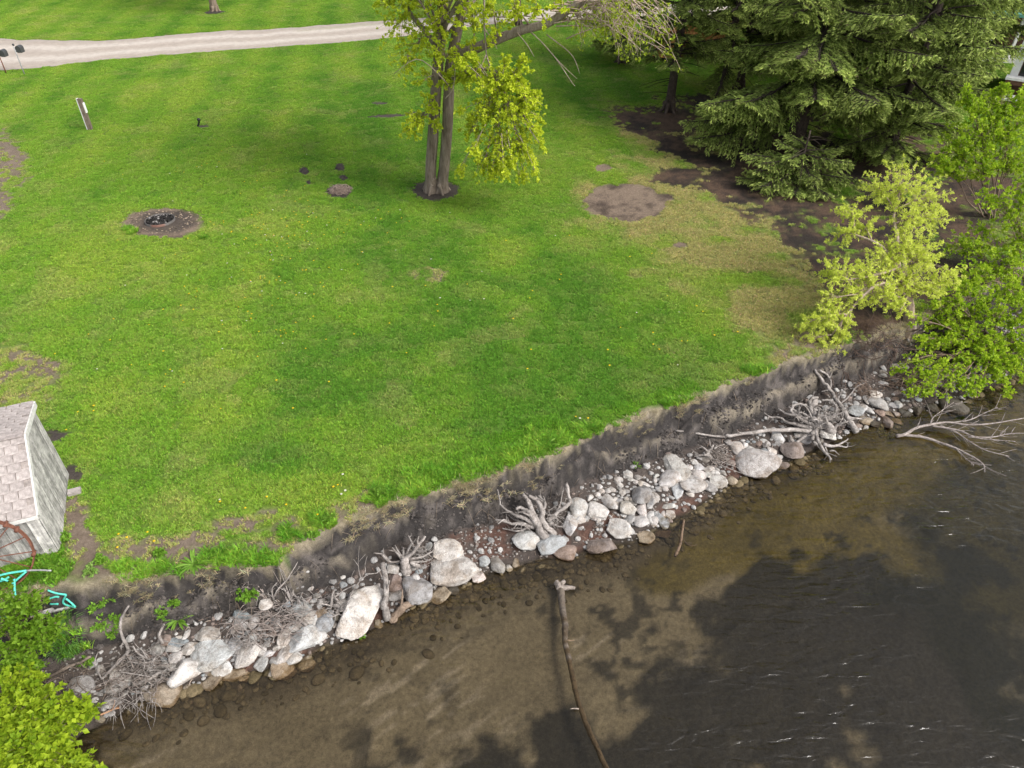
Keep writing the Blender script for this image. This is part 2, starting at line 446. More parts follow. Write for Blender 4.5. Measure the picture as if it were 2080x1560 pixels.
LUSH = [(860, 520, 140, 90), (880, 660, 110, 60), (1090, 720, 220, 100), (640, 790, 80, 60), (790, 330, 190, 110), (1040, 880, 220, 50, -20), (600, 940, 140, 30), (1290, 780, 200, 40, -18), (760, 250, 100, 90), (1160, 180, 150, 60), (1130, 560, 110, 80), (700, 700, 90, 50)]
EDGEGRASS = [(1000, 930, 190, 34, -22), (500, 1130, 110, 24), (870, 985, 70, 26, -15), (1280, 840, 150, 24, -20), (60, 1170, 90, 30)]

def surface(x, y, z):
    """kinds of ground at x, y: colour, bareness (0 grass .. 1 none) and lawn tint"""
    px, py = proj(x, y, z)
    a, e, w = shore(x)
    soil = blobs(px, py, x, y, SOIL, 0.35, 0.35, 50)
    mul = blobs(px, py, x, y, MULCH, 0.20, 0.32, 51)
    bare = blobs(px, py, x, y, BARE, 0.6, 0.5, 52)
    thin = blobs(px, py, x, y, THIN, 0.6, 0.5, 53)
    spr = blobs(px, py, x, y, SPRUCEBED, 0.8, 0.45, 54)
    n1, n2, n3 = fbm(x, y, 3.2, 1, 4), fbm(x, y, 0.9, 2, 4), fbm(x, y, 0.16, 3, 3)
    thin = thin * sst(0.24, 0.56, fbm(x, y, 0.5, 60, 4))
    bare = bare * sst(0.22, 0.5, fbm(x, y, 0.6, 61, 4))
    spr = spr * sst(0.16, 0.44, 0.55 * fbm(x, y, 0.8, 62, 4) + 0.45 * fbm(x, y, 0.18, 65, 3))
    lip = sst(-0.08, 0.16, (y - a) - 0.22 * n2)               # thatch right at the break of the bank
    edge = blobs(px, py, x, y, EDGEGRASS, 0.4, 0.5, 55)
    dry = blobs(px, py, x, y, DRY, 0.9, 1.6, 56); lush = blobs(px, py, x, y, LUSH, 0.9, 1.6, 57)
    stripe = 0.5 + 0.5 * np.sin((x * 0.92 + y * 0.16) * 2 * np.pi / 2.3)
    far = sst(24, 34, y)
    # lawn tint
    G0, G1, G2, ST = (0.112, 0.275, 0.022), (0.185, 0.360, 0.030), (0.260, 0.405, 0.042), (0.430, 0.395, 0.150)
    t = 0.56 + 1.0 * (n1 - 0.5) + 0.75 * (n2 - 0.5) + 0.30 * dry - 0.40 * lush + (0.20 + far * 0.30) * (stripe - 0.5)
    tint = mixc(mixc(G0, G1, sst(0.0, 0.55, t)), G2, sst(0.5, 1.05, t))
    rightdry = blobs(px, py, x, y, [(1480, 500, 230, 110, 35), (1330, 440, 140, 50), (1430, 350, 160, 60, 30), (1560, 610, 120, 90, 30)], 0.9, 1.2, 58)
    strw = np.clip(0.95 * rightdry * sst(0.22, 0.55, fbm(x, y, 1.1, 66, 4)) + 0.7 * thin + 0.22 * sst(0.58, 0.74, fbm(x, y, 1.3, 67, 4)) + 0.5 * bare + 0.55 * spr + 0.16 * sst(0.5, 0.68, n3), 0, 0.9)
    tint = mixc(tint, ST, strw)
    tint = mixc(tint, (0.13, 0.32, 0.014), edge * 0.7)
    # bare ground
    earthc = mixc((0.048, 0.040, 0.036), (0.085, 0.070, 0.060), n2)
    mulc = mixc((0.070, 0.052, 0.042), (0.205, 0.155, 0.118), sst(0.30, 0.62, 0.6 * n2 + 0.4 * fbm(x, y, 0.22, 64, 3)))
    barec = mixc((0.13, 0.098, 0.075), (0.23, 0.18, 0.14), n3)
    sprc = mixc((0.030, 0.024, 0.021), (0.095, 0.062, 0.044), sst(0.35, 0.65, 0.6 * n2 + 0.4 * n3))
    c = mixc(np.broadcast_to(np.array((0.060, 0.095, 0.018)), px.shape + (3,)), tint * 0.75, 0.5)
    c = mixc(c, barec, np.maximum(bare, thin))
    c = mixc(c, sprc, spr); c = mixc(c, mulc, mul); c = mixc(c, earthc, soil)
    firecol = blobs(px, py, x, y, [(335, 450, 60, 23)], 0.3, 0.3, 59)
    c = mixc(c, (0.07, 0.058, 0.05), firecol * 0.85)
    c = mixc(c, barec * 0.8, blobs(px, py, x, y, ROADDIRT, 0.4, 0.5, 63))
    c = mixc(mixc((0.16, 0.135, 0.095), (0.34, 0.29, 0.20), n3), c, lip)
    bareness = np.clip(np.maximum.reduce([soil, mul, 0.85 * bare, 0.6 * thin, 0.96 * spr, (1 - lip) * 0.5]), 0, 1)
    bareness = np.where(y < a, 1, bareness)
    # bank: dark loam with a bleached sandy seam low down
    t = np.clip((a - y) / np.maximum(a - e, 0.1), 0, 1)
    yb = y + 1.1 * z                                           # distance down the face, so that the grain is not stretched
    n1, n2, n3 = np.where(y < a, fbm(x, yb, 3.2, 1, 4), n1), np.where(y < a, fbm(x, yb, 0.7, 2, 5), n2), np.where(y < a, fbm(x, yb, 0.16, 3, 3), n3)
    loam = mixc((0.020, 0.018, 0.0172), (0.060, 0.054, 0.052), 0.5 * n2 + 0.5 * n3)
    loam = mixc(loam, (0.040, 0.033, 0.031), sst(0.93, 1.0, t) * (y < a))
    seam = sst(0.42, 0.55, t + 0.5 * (n2 - 0.5)) * (1 - sst(0.62, 0.76, t + 0.5 * (n2 - 0.5))) * sst(0.44, 0.58, 0.5 * fbm(x, yb, 1.1, 70, 3) + 0.5 * fbm(x, yb, 0.22, 73, 4))
    loam = mixc(loam, mixc((0.20, 0.17, 0.135), (0.36, 0.31, 0.23), n3), seam * 0.65)
    loam = mixc(loam, (0.20, 0.175, 0.16), 0.42 * sst(0.56, 0.7, fbm(x, yb, 0.20, 71, 4)))
    loam = mixc(loam, (0.36, 0.31, 0.21), (1 - sst(0.0, 0.07, t + 0.20 * (n2 - 0.5))) * 0.45)
    u = np.clip((e - y) / np.maximum(e - w, 0.1), 0, 1)
    red = blobs(px, py, x, y, [(1000, 1098, 95, 34, -12), (1190, 1088, 70, 36, -20), (1215, 1055, 40, 20), (1375, 1035, 60, 26, -20), (1490, 950, 40, 26, -20), (600, 1340, 110, 18, -8), (470, 1340, 60, 30), (760, 1240, 30, 40), (860, 1160, 40, 24)], 0.7, 0.4, 72)
    shc = mixc(mixc((0.045, 0.037, 0.034), (0.11, 0.09, 0.078), n3), mixc((0.055, 0.032, 0.026), (0.150, 0.086, 0.066), n3), red * sst(0.34, 0.52, fbm(x, y, 0.25, 99, 4)))
    shc = mixc(shc, (0.03, 0.024, 0.016), sst(0.9, 1.0, u))
    # lake bed
    d = w - y
    sand = mixc((0.175, 0.145, 0.092), (0.255, 0.214, 0.142), n2)
    olive = blobs(px, py, x, y, [(1800, 950, 330, 130, -15), (1950, 1150, 260, 190), (1560, 1060, 150, 80, -25), (1450, 1120, 150, 60, -20), (1680, 1120, 230, 90)], 0.6, 1.4, 74)
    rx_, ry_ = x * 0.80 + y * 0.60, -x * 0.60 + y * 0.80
    glint_dash = sst(0.59, 0.65, fbm(rx_ * 0.55, ry_ * 2.6, 0.26, 79, 3)) * sst(0.42, 0.60, fbm(x, y, 1.8, 98, 3)) * sst(0.5, 1.2, d)  # pale dashes: bright glints of the rippled water painted into the bed colour
    sand = mixc(sand, (0.36, 0.31, 0.235), glint_dash * 0.85)
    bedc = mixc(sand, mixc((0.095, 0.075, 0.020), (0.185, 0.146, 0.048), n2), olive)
    weedb = blobs(px, py, x, y, [(1400, 1520, 350, 120, -8), (1000, 1600, 240, 50, -10), (1620, 1260, 240, 100, -20), (1850, 1330, 300, 190, 30), (1950, 1500, 300, 160), (1640, 1440, 200, 150), (1560, 1170, 100, 34, -30)], 0.9, 0.8, 75)
    weedb = sst(0.26, 0.78, 0.75 * weedb + 0.5 * (fbm(x, y, 0.35, 111, 4) - 0.25))
    tuft = sst(0.57, 0.63, fbm(x, y, 0.26, 76, 4)) * sst(0.36, 0.56, fbm(x, y, 1.8, 77, 3)) * (d > 0.15)
    bedc = mixc(bedc, (0.027, 0.025, 0.019), np.maximum(weedb * 0.90, tuft * 0.75))
    bedc = mixc(bedc, (0.022, 0.022, 0.008), 0.7 * blobs(px, py, x, y, [(2000, 1130, 170, 230, 20), (2080, 1350, 120, 200)], 0.7, 1.4, 78))
    bedc = mixc(bedc, (0.050, 0.036, 0.020), (1 - sst(0.15, 0.9, d)) * 0.75)
    c = np.where((y < a)[..., None], loam, c)
    c = np.where((y < e)[..., None], shc, c)
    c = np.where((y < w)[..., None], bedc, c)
    return c, bareness, tint

def axis(segs):
    o = [np.arange(a, b, s) for a, b, s in segs]
    return np.concatenate(o + [[segs[-1][1]]])
xs = axis([(-420, -60, 30), (-60, -38, 1.0), (-38, -9, 0.22), (-9, 15, 0.085), (15, 40, 0.22), (40, 60, 1.0), (60, 420, 30)])
ys = axis([(-400, -10, 30), (-10, 3.5, 0.8), (3.5, 18, 0.07), (18, 32, 0.13), (32, 62, 0.25), (62, 90, 2.0), (90, 420, 30)])
GX, GY = np.meshgrid(xs, ys)
GZ = ter(GX, GY)
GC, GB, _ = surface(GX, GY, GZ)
nx, ny = len(xs), len(ys)
idx = np.arange(nx * ny).reshape(ny, nx)
Q = np.stack([idx[:-1, :-1], idx[:-1, 1:], idx[1:, 1:], idx[1:, :-1]], -1).reshape(-1, 4)
cxm = (GX[:-1, :-1] + GX[1:, 1:]).ravel() / 2; cym = (GY[:-1, :-1] + GY[1:, 1:]).ravel() / 2
sa, se, sw = shore(cxm)
kind = np.where(cym >= sa, 0, np.where(cym >= sw, 1, 2))
VV = np.stack([GX, GY, GZ], -1).reshape(-1, 3); CC = GC.reshape(-1, 3)
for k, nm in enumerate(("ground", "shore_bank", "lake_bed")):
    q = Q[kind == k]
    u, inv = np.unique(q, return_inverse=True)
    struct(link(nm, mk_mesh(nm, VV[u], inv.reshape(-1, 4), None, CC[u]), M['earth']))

# lake surface, a sheet that follows the shore
wx = np.concatenate([[-420], np.arange(-60, 60, 0.5), [420]])
wy = shore(wx)[2] + 0.3
n = len(wx)
struct(link("lake_water", mk_mesh("lake_water", np.concatenate([np.stack([wx, wy, wx * 0 + WZ], 1), np.stack([wx, wx * 0 - 400, wx * 0 + WZ], 1)]),
    np.array([[i + n, i + n + 1, i + 1, i] for i in range(n - 1)])), M['water']))

# gravel road
RL = [(-200, 158), (0, 143), (100, 136), (160, 127), (240, 118), (400, 107), (600, 93), (770, 79), (900, 63), (1040, 47), (1270, 35), (1500, 30), (1800, 28)]
RU = [(-200, 74), (0, 79), (100, 83), (200, 84), (300, 76), (400, 68), (600, 55), (770, 43), (900, 33), (1040, 22), (1270, 12), (1500, 8), (1800, 6)]
lo = spl([PX(a, b) for a, b in RL], 120); up = spl([PX(a, b) for a, b in RU], 120)
acc = Acc(); K = 14
tt = np.linspace(0, 1, K)[None, :, None]
jit = (fbm(lo[:, 0], lo[:, 1], 0.9, 80, 4) - 0.5)[:, None] * 0.5
lo[:, 1:2] += jit; up[:, 1:2] -= (fbm(up[:, 0], up[:, 1], 0.9, 81, 4) - 0.5)[:, None] * 0.7
P = lo[:, None] * (1 - tt) + up[:, None] * tt
P[..., 2] = ter(P[..., 0], P[..., 1]) + 0.035
P[:, 0, 2] -= 0.02; P[:, -1, 2] -= 0.02
s = np.linspace(0, 1, K)[None, :] + (fbm(P[..., 0], P[..., 1], 2.0, 82, 3) - 0.5) * 0.12
rut = np.exp(-((s - 0.3) / 0.10) ** 2) + np.exp(-((s - 0.68) / 0.10) ** 2)
C = mixc((0.34, 0.292, 0.25), (0.47, 0.42, 0.372), np.clip(rut, 0, 1))
strip = np.exp(-((s - 0.80) / 0.045) ** 2) * sst(0.42, 0.6, fbm(P[..., 0], P[..., 1], 1.0, 84, 3)) * sst(0, 6, P[..., 0] + 16)
C = mixc(C, (0.20, 0.24, 0.10), strip * 0.6)
i2 = np.arange(120 * K).reshape(120, K)
acc.add(P, np.stack([i2[:-1, :-1], i2[1:, :-1], i2[1:, 1:], i2[:-1, 1:]], -1).reshape(-1, 4), None, C.reshape(-1, 3))
struct(acc.obj("gravel_road", M['road']))
def road_mask(x, y):
    return (y > np.interp(x, lo[:, 0], lo[:, 1]) - 0.1) & (y < np.interp(x, up[:, 0], up[:, 1]) + 0.1)

# ------------------------------------------------------------------ lawn: tufts of blades instanced over the ground
def grass_patch(name, size, n, h0, h1, wd, seed, lean=0.6, nb=4, deadp=0.07):
    r = np.random.default_rng(seed)
    c = (r.random((n, 2)) - 0.5) * size
    P = np.repeat(np.c_[c, np.zeros(n)], nb, 0) + np.c_[r.normal(0, 0.008, (n * nb, 2)), np.zeros(n * nb)]
    m = n * nb
    hgt = h0 + (h1 - h0) * np.repeat(r.random(n), nb) * (0.6 + 0.5 * r.random(m))
    az = r.random(m) * 2 * np.pi; ln = lean * (0.3 + r.random(m))
    D = np.c_[np.cos(az) * ln, np.sin(az) * ln, np.ones(m)]; D = nrm(D)
    W = np.c_[-np.sin(az), np.cos(az), np.zeros(m)] * (wd * (0.6 + 0.8 * r.random(m)))[:, None] * 0.5
    mid = P + D * hgt[:, None] * 0.55
    tip = P + D * hgt[:, None] * 0.95 + np.c_[np.cos(az), np.sin(az), -0.3 * np.ones(m)] * (hgt * 0.28)[:, None]
    V = np.stack([P - W, P + W, mid + W * 0.8, tip, mid - W * 0.8], 1).reshape(-1, 3)
    b = np.arange(m)[:, None] * 5
    br = np.repeat(0.60 + 0.80 * r.random(n), nb)[:, None] * np.array([1, 1, 1.0])
    br = br * (1 + 0.25 * (r.random((m, 3)) - 0.5))
    dead = (r.random(m) < deadp)[:, None]
    br = np.where(dead, br * np.array([1.9, 1.2, 2.6]), br)
    return mk_mesh(name, V, b + np.array([[0, 1, 2, 4]]), b + np.array([[4, 2, 3]]), np.repeat(br, 5, 0))
def instancer(name, P, rot, scl, tint, var, meshes, mat):
    """one object of loose points; geometry nodes set one of the tuft meshes on each point"""
    me = bpy.data.meshes.new(name)
    me.vertices.add(len(P)); me.vertices.foreach_set("co", np.asarray(P, np.float32).ravel())
    a = me.attributes.new("rot", 'FLOAT', 'POINT'); a.data.foreach_set("value", rot.astype(np.float32))
    a = me.attributes.new("scl", 'FLOAT', 'POINT'); a.data.foreach_set("value", scl.astype(np.float32))
    a = me.attributes.new("var", 'INT', 'POINT'); a.data.foreach_set("value", var.astype(np.int32))
    a = me.attributes.new("tint", 'FLOAT_COLOR', 'POINT'); a.data.foreach_set("color", np.c_[tint, np.ones(len(P))].astype(np.float32).ravel())
    o = link(name, me, None)
    g = bpy.data.node_groups.new(name, 'GeometryNodeTree')
    g.interface.new_socket("Geometry", in_out='INPUT', socket_type='NodeSocketGeometry')
    g.interface.new_socket("Geometry", in_out='OUTPUT', socket_type='NodeSocketGeometry')
    gi, go = g.nodes.new("NodeGroupInput"), g.nodes.new("NodeGroupOutput")
    jn = g.nodes.new("GeometryNodeJoinGeometry")
    def attr(nm, t):
        n = g.nodes.new("GeometryNodeInputNamedAttribute"); n.data_type = t; n.inputs[0].default_value = nm
        return n.outputs['Attribute']
    cb = g.nodes.new("ShaderNodeCombineXYZ"); g.links.new(attr("rot", 'FLOAT'), cb.inputs[2])
    for k, ms in enumerate(meshes):
        if not ms.materials: ms.materials.append(mat)
        src = bpy.data.objects.new(name + "_tuft", ms)
        oi = g.nodes.new("GeometryNodeObjectInfo"); oi.inputs['Object'].default_value = src
        cp = g.nodes.new("FunctionNodeCompare"); cp.data_type = 'INT'; cp.operation = 'EQUAL'
        g.links.new(attr("var", 'INT'), cp.inputs[2]); cp.inputs[3].default_value = k
        ip = g.nodes.new("GeometryNodeInstanceOnPoints")
        g.links.new(gi.outputs[0], ip.inputs['Points']); g.links.new(cp.outputs[0], ip.inputs['Selection'])
        g.links.new(oi.outputs['Geometry'], ip.inputs['Instance'])
        g.links.new(cb.outputs[0], ip.inputs['Rotation']); g.links.new(attr("scl", 'FLOAT'), ip.inputs['Scale'])
        g.links.new(ip.outputs[0], jn.inputs[0])
    g.links.new(jn.outputs[0], go.inputs[0])
    md = o.modifiers.new("tufts", 'NODES'); md.node_group = g
    return stuff(o)
def jgrid(x0, x1, y0, y1, s):
    gx, gy = np.meshgrid(np.arange(x0, x1, s), np.arange(y0, y1, s))
    p = np.stack([gx.ravel(), gy.ravel()], 1)
    return p + (RNG.random(p.shape) - 0.5) * s
def inview(x, y, z=0, m=120):
    px, py = proj(x, y, z)
    return (px > -m) & (px < 2080 + m) & (py > -m) & (py < 1560 + m)

big = [grass_patch(f"lawn_tuft", 0.30, 170, 0.025, 0.062, 0.0075, 10 + k) for k in range(4)]
small = [grass_patch(f"lawn_tuft", 0.12, 22, 0.025, 0.06, 0.0075, 20 + k) for k in range(3)]
p = jgrid(-50, 50, 8, 66, 0.24)
keep = inview(p[:, 0], p[:, 1]) & ~road_mask(p[:, 0], p[:, 1])
p = p[keep]
z = ter(p[:, 0], p[:, 1])
c, b, tint = surface(p[:, 0], p[:, 1], z)
for ox, oy in ((.13, 0), (-.13, 0), (0, .13), (0, -.13)):
    b = np.maximum(b, surface(p[:, 0] + ox, p[:, 1] + oy, z)[1])
ok = b < 0.12
sel = p[ok]
PT = [np.c_[sel, z[ok]]]; TI = [tint[ok]]; VA = [RNG.integers(0, 4, len(sel))]
q = p[~ok]
q = np.repeat(q, 9, 0) + (RNG.random((len(q) * 9, 2)) - 0.5) * 0.26
zq = ter(q[:, 0], q[:, 1]); cq, bq, tq = surface(q[:, 0], q[:, 1], zq)
o2 = (RNG.random(len(q)) > bq * 1.12) & (bq < 0.97)
PT.append(np.c_[q[o2], zq[o2]]); TI.append(tq[o2]); VA.append(RNG.integers(4, 7, o2.sum()))
PT, TI, VA = np.concatenate(PT), np.concatenate(TI), np.concatenate(VA)
instancer("lawn_grass", PT, RNG.random(len(PT)) * 6.283, 0.8 + 0.45 * RNG.random(len(PT)), TI, VA, big + small, M['grass'])

# longer grass along the break of the bank, round posts and at the shed
long_ = [grass_patch("long_tuft", 0.13, 12, 0.06, 0.15, 0.010, 40 + k, 1.0, 5) for k in range(3)]
thatch = [grass_patch("thatch_tuft", 0.12, 12, 0.04, 0.11, 0.006, 50 + k, 2.2, 5, 0) for k in range(3)]
LG = [(1030, 928, 150, 22, -22), (860, 990, 40, 16, -15), (880, 965, 60, 20), (500, 1135, 90, 16), (590, 1090, 30, 20), (1100, 905, 60, 18, -25), (1200, 880, 40, 14), (300, 1160, 80, 18), (60, 1165, 90, 26), (100, 1130, 26, 18), (140, 1300, 34, 24), (660, 1062, 26, 14), (775, 1010, 26, 18), (184, 263, 16, 5), (25, 152, 38, 5), (1380, 820, 40, 10), (1540, 755, 40, 10), (415, 480, 5, 5), (262, 470, 14, 8)]
p = jgrid(-13, 14, 5, 24, 0.075); zz = ter(p[:, 0], p[:, 1]); px, py = proj(p[:, 0], p[:, 1], zz)
k = blobs(px, py, p[:, 0], p[:, 1], LG, 0.8, 0.35, 90) > RNG.random(len(p)) * 0.9 + 0.25
k &= (p[:, 1] > shore(p[:, 0])[0] - 0.02) | (px < 200)
p, zz = p[k], zz[k]
n1 = fbm(p[:, 0], p[:, 1], 0.4, 91, 3)
instancer("long_grass", np.c_[p, zz], RNG.random(len(p)) * 6.283, 0.6 + 0.8 * RNG.random(len(p)), mixc((0.10, 0.25, 0.015), (0.19, 0.36, 0.03), sst(0.3, 0.7, n1)), RNG.integers(0, 3, len(p)), long_, M['grass'])
x = RNG.uniform(-8.5, 13, 1300); a, e, w = shore(x)
dn = fbm(x, x * 0, 0.8, 92, 3)
y = a + RNG.normal(-0.01, 0.05, len(x)); k = dn > 0.50 + 0.2 * RNG.random(len(x)) - 0.1
x, y = x[k], y[k]; z = ter(x, y)
instancer("thatch_fringe", np.c_[x, y, z - 0.01], RNG.random(len(x)) * 6.283, 0.6 + 0.8 * RNG.random(len(x)), mixc((0.26, 0.215, 0.13), (0.46, 0.40, 0.26), RNG.random(len(x))), RNG.integers(0, 3, len(x)), thatch, M['grass'])

# dandelions in the lawn
acc = Acc()
spots = [(560, 470, 130, 110, 120), (540, 650, 120, 120, 60), (700, 470, 160, 90, 50), (1190, 850, 30, 8, 5), (560, 1020, 160, 30, 12), (270, 1095, 60, 30, 9), (400, 350, 200, 60, 40), (500, 560, 240, 90, 50), (160, 830, 80, 60, 6), (690, 990, 60, 20, 8), (1400, 690, 200, 120, 20), (900, 560, 300, 200, 40), (300, 750, 250, 200, 30), (1250, 560, 250, 120, 20)]
for cx, cy, rx, ry, n in spots:
    for _ in range(int(n * .65)):
        gx, gy = RNG.normal(cx, rx * 0.5), RNG.normal(cy, ry * 0.5)
        P = PX(gx, gy)
        if P[1] < shore(P[0])[0] + 0.15: continue
        P[2] = ter(P[0], P[1]) + RNG.uniform(0.05, 0.09); r = RNG.uniform(0.016, 0.026)
        th = np.arange(6) * 1.047 + RNG.random()
        ring = P + np.c_[np.cos(th) * r, np.sin(th) * r, np.zeros(6)]
        col = np.array((0.75, 0.52, 0.02)) if RNG.random() < 0.8 else np.array((0.6, 0.58, 0.5))
        acc.add(np.concatenate([[P + [0, 0, 0.012]], ring]), None, [[0, i + 1, (i + 1) % 6 + 1] for i in range(6)], col)
stuff(acc.obj("dandelion_flowers", M['weed']))

# ------------------------------------------------------------------ trees and bushes
def quad_bez(A, B, C, k):
    t = np.linspace(0, 1, k)[None, :, None]
    return A[:, None] * (1 - t) ** 2 + 2 * B[:, None] * t * (1 - t) + C[:, None] * t * t
def clump(aw, al, hub, cen, rad, n, leaf, ratio, cols, rng, sprig=5, per=6, droop=0.15, r0=0.03, twig=0.007, hubs=0.35, inner=0.3, wood=(1, 1, 1), up=0.25):
    """a limb from hub to the clump's middle, twigs from it to points spread through the clump, leaves along the twigs"""
    hub, cen, rad = np.asarray(hub, float), np.asarray(cen, float), np.asarray(rad, float) * np.ones(3)
    mid = (hub + cen) / 2 + np.array([0, 0, 0.12 * np.linalg.norm(cen - hub)])
    main = quad_bez(hub[None], mid[None], cen[None], 8)[0]
    V, Q, T = tubes(main, np.linspace(r0, r0 * 0.4, 8), 5, 0.1, rng); aw.add(V, Q, T, wood)
    u = nrm(rng.normal(size=(n, 3))) * (rng.random(n) ** 0.45)[:, None]
    tgt = cen + u * rad
    s = hubs + (1 - hubs) * rng.random(n) ** 0.7
    st = main[np.clip((s * 7).astype(int), 0, 7)]
    md = (st + tgt) / 2 + rng.normal(0, 0.06, (n, 3)) * np.linalg.norm(tgt - st, axis=1)[:, None] + np.array([0, 0, 1.0]) * (np.linalg.norm(tgt - st, axis=1) * droop)[:, None]
    P = quad_bez(st, md, tgt, 6)
    V, Q, T = tubes(P, np.linspace(twig, twig * 0.35, 6)[None] * np.ones((n, 1)), 3, 0, rng); aw.add(V, Q, T, wood)
    d = nrm(tgt - md)
    t = inner + (1 - inner) * rng.random((n, sprig)) ** 0.7
    t[:, 0] = 1.0
    B = st[:, None] * ((1 - t) ** 2)[..., None] + 2 * md[:, None] * (t * (1 - t))[..., None] + tgt[:, None] * (t * t)[..., None]
    B = np.repeat(B.reshape(-1, 3), per, 0)
    N = len(B)
    D = np.repeat(np.repeat(d, sprig, 0), per, 0) * 0.5 + nrm(rng.normal(size=(N, 3))) * 0.9 + np.array([0, 0, up])
    S = leaf * (0.55 + 0.75 * rng.random(N))
    B = B + nrm(rng.normal(size=(N, 3))) * leaf * 0.35
    V, Q = leafq(B, D, S, ratio, rng)
    c0, c1 = np.array(cols[0]), np.array(cols[1])
    sp = np.repeat(rng.random(n * sprig), per) * 0.6 + rng.random(N) * 0.4
    al.add(V, Q, None, np.repeat(c0 + (c1 - c0) * sp[:, None], 4, 0))

YG = ((0.34, 0.46, 0.014), (0.74, 0.80, 0.07))        # young maple leaves
# twin-trunk maple in the lawn
r = np.random.default_rng(100)
B0 = PX(885, 388); MY = B0[1]
T = thing("maple_tree", "tall twin-trunk maple with fresh yellow-green leaves in a ring of dark soil", "tree", B0)
aw, al, at = Acc(), Acc(), Acc()
def limb(acc, L, r0, r1, n=18, sides=9, rough=0.05, Y=None, dY=None, wood=(1, 1, 1)):
    P = [AT(a, b, (Y or MY) + (dY[i] if dY else 0)) for i, (a, b) in enumerate(L)]
    add_tube(acc, P, r0, r1, n, sides, rough, wood, r)
    return spl(P, n)
tA = limb(at, [(875, 387), (875, 340), (880, 270), (884, 200), (890, 130), (897, 60), (905, -10), (914, -90), (925, -200)], 0.195, 0.15, 26, 14, 0.035)
tB = limb(at, [(896, 389), (902, 340), (908, 270), (911, 200), (914, 140), (925, 80), (940, 15), (958, -70), (985, -180)], 0.195, 0.14, 26, 14, 0.035)
for Lb in ([(875, 391), (876, 376), (876, 358)], [(896, 392), (898, 377), (900, 360)]): limb(at, Lb, 0.29, 0.17, 8, 12, 0.05)
for a in (0.3, 2.7, 4.3, 5.3):                       # root flare
    c = B0 + np.array([math.cos(a) * 0.30, math.sin(a) * 0.20, 0])
    add_tube(at, [c + [-math.cos(a) * 0.06, 0, 0.32], c + [math.cos(a) * 0.05, math.sin(a) * 0.05, 0.2], c + [math.cos(a) * 0.24, math.sin(a) * 0.24, -0.06]], 0.09, 0.04, 7, 8, 0.08, None, r)
limbC = limb(aw, [(925, 110), (965, 98), (1010, 80), (1062, 60), (1110, 48), (1150, 24), (1200, -8), (1270, -40)], 0.17, 0.08, 22, 9, 0.05, MY, [0, -.3, -.6, -.9, -1.1, -1.3, -1.5, -1.8])
limbD = limb(aw, [(892, 100), (860, 60), (820, 10), (790, -40)], 0.10, 0.05, 12, 8, 0.05, MY, [0, .2, .5, .8])
limbE = limb(aw, [(912, 170), (940, 150), (985, 140), (1020, 150)], 0.09, 0.04, 12, 8, 0.05, MY, [0, -.6, -1.2, -1.6])
bend = limb(aw, [(985, -30), (983, 30), (986, 90), (990, 120), (1000, 150)], 0.035, 0.012, 14, 6, 0.05, MY, [-.6, -.8, -1, -1, -1])
for L in [[(985, 60), (1000, 80), (1010, 100)], [(988, 110), (975, 140), (965, 160)], [(988, 112), (1000, 150), (1004, 170)], [(1075, 62), (1100, 85), (1130, 120), (1160, 165), (1168, 175)], [(1100, 85), (1140, 130), (1172, 160)], [(1110, 70), (1160, 110), (1178, 150)], [(1050, 66), (1070, 90), (1085, 115)], [(1010, 35), (1060, 32), (1110, 40)], [(910, 172), (880, 140), (845, 120), (800, 150)], [(905, 200), (920, 180), (925, 140)]]:
    limb(aw, L, 0.022, 0.007, 10, 5, 0.1, MY, [-1 - 0.15 * i for i in range(len(L))], (1.35, 1.3, 1.25))
def ref(L, t): return L[int(t * (len(L) - 1))]
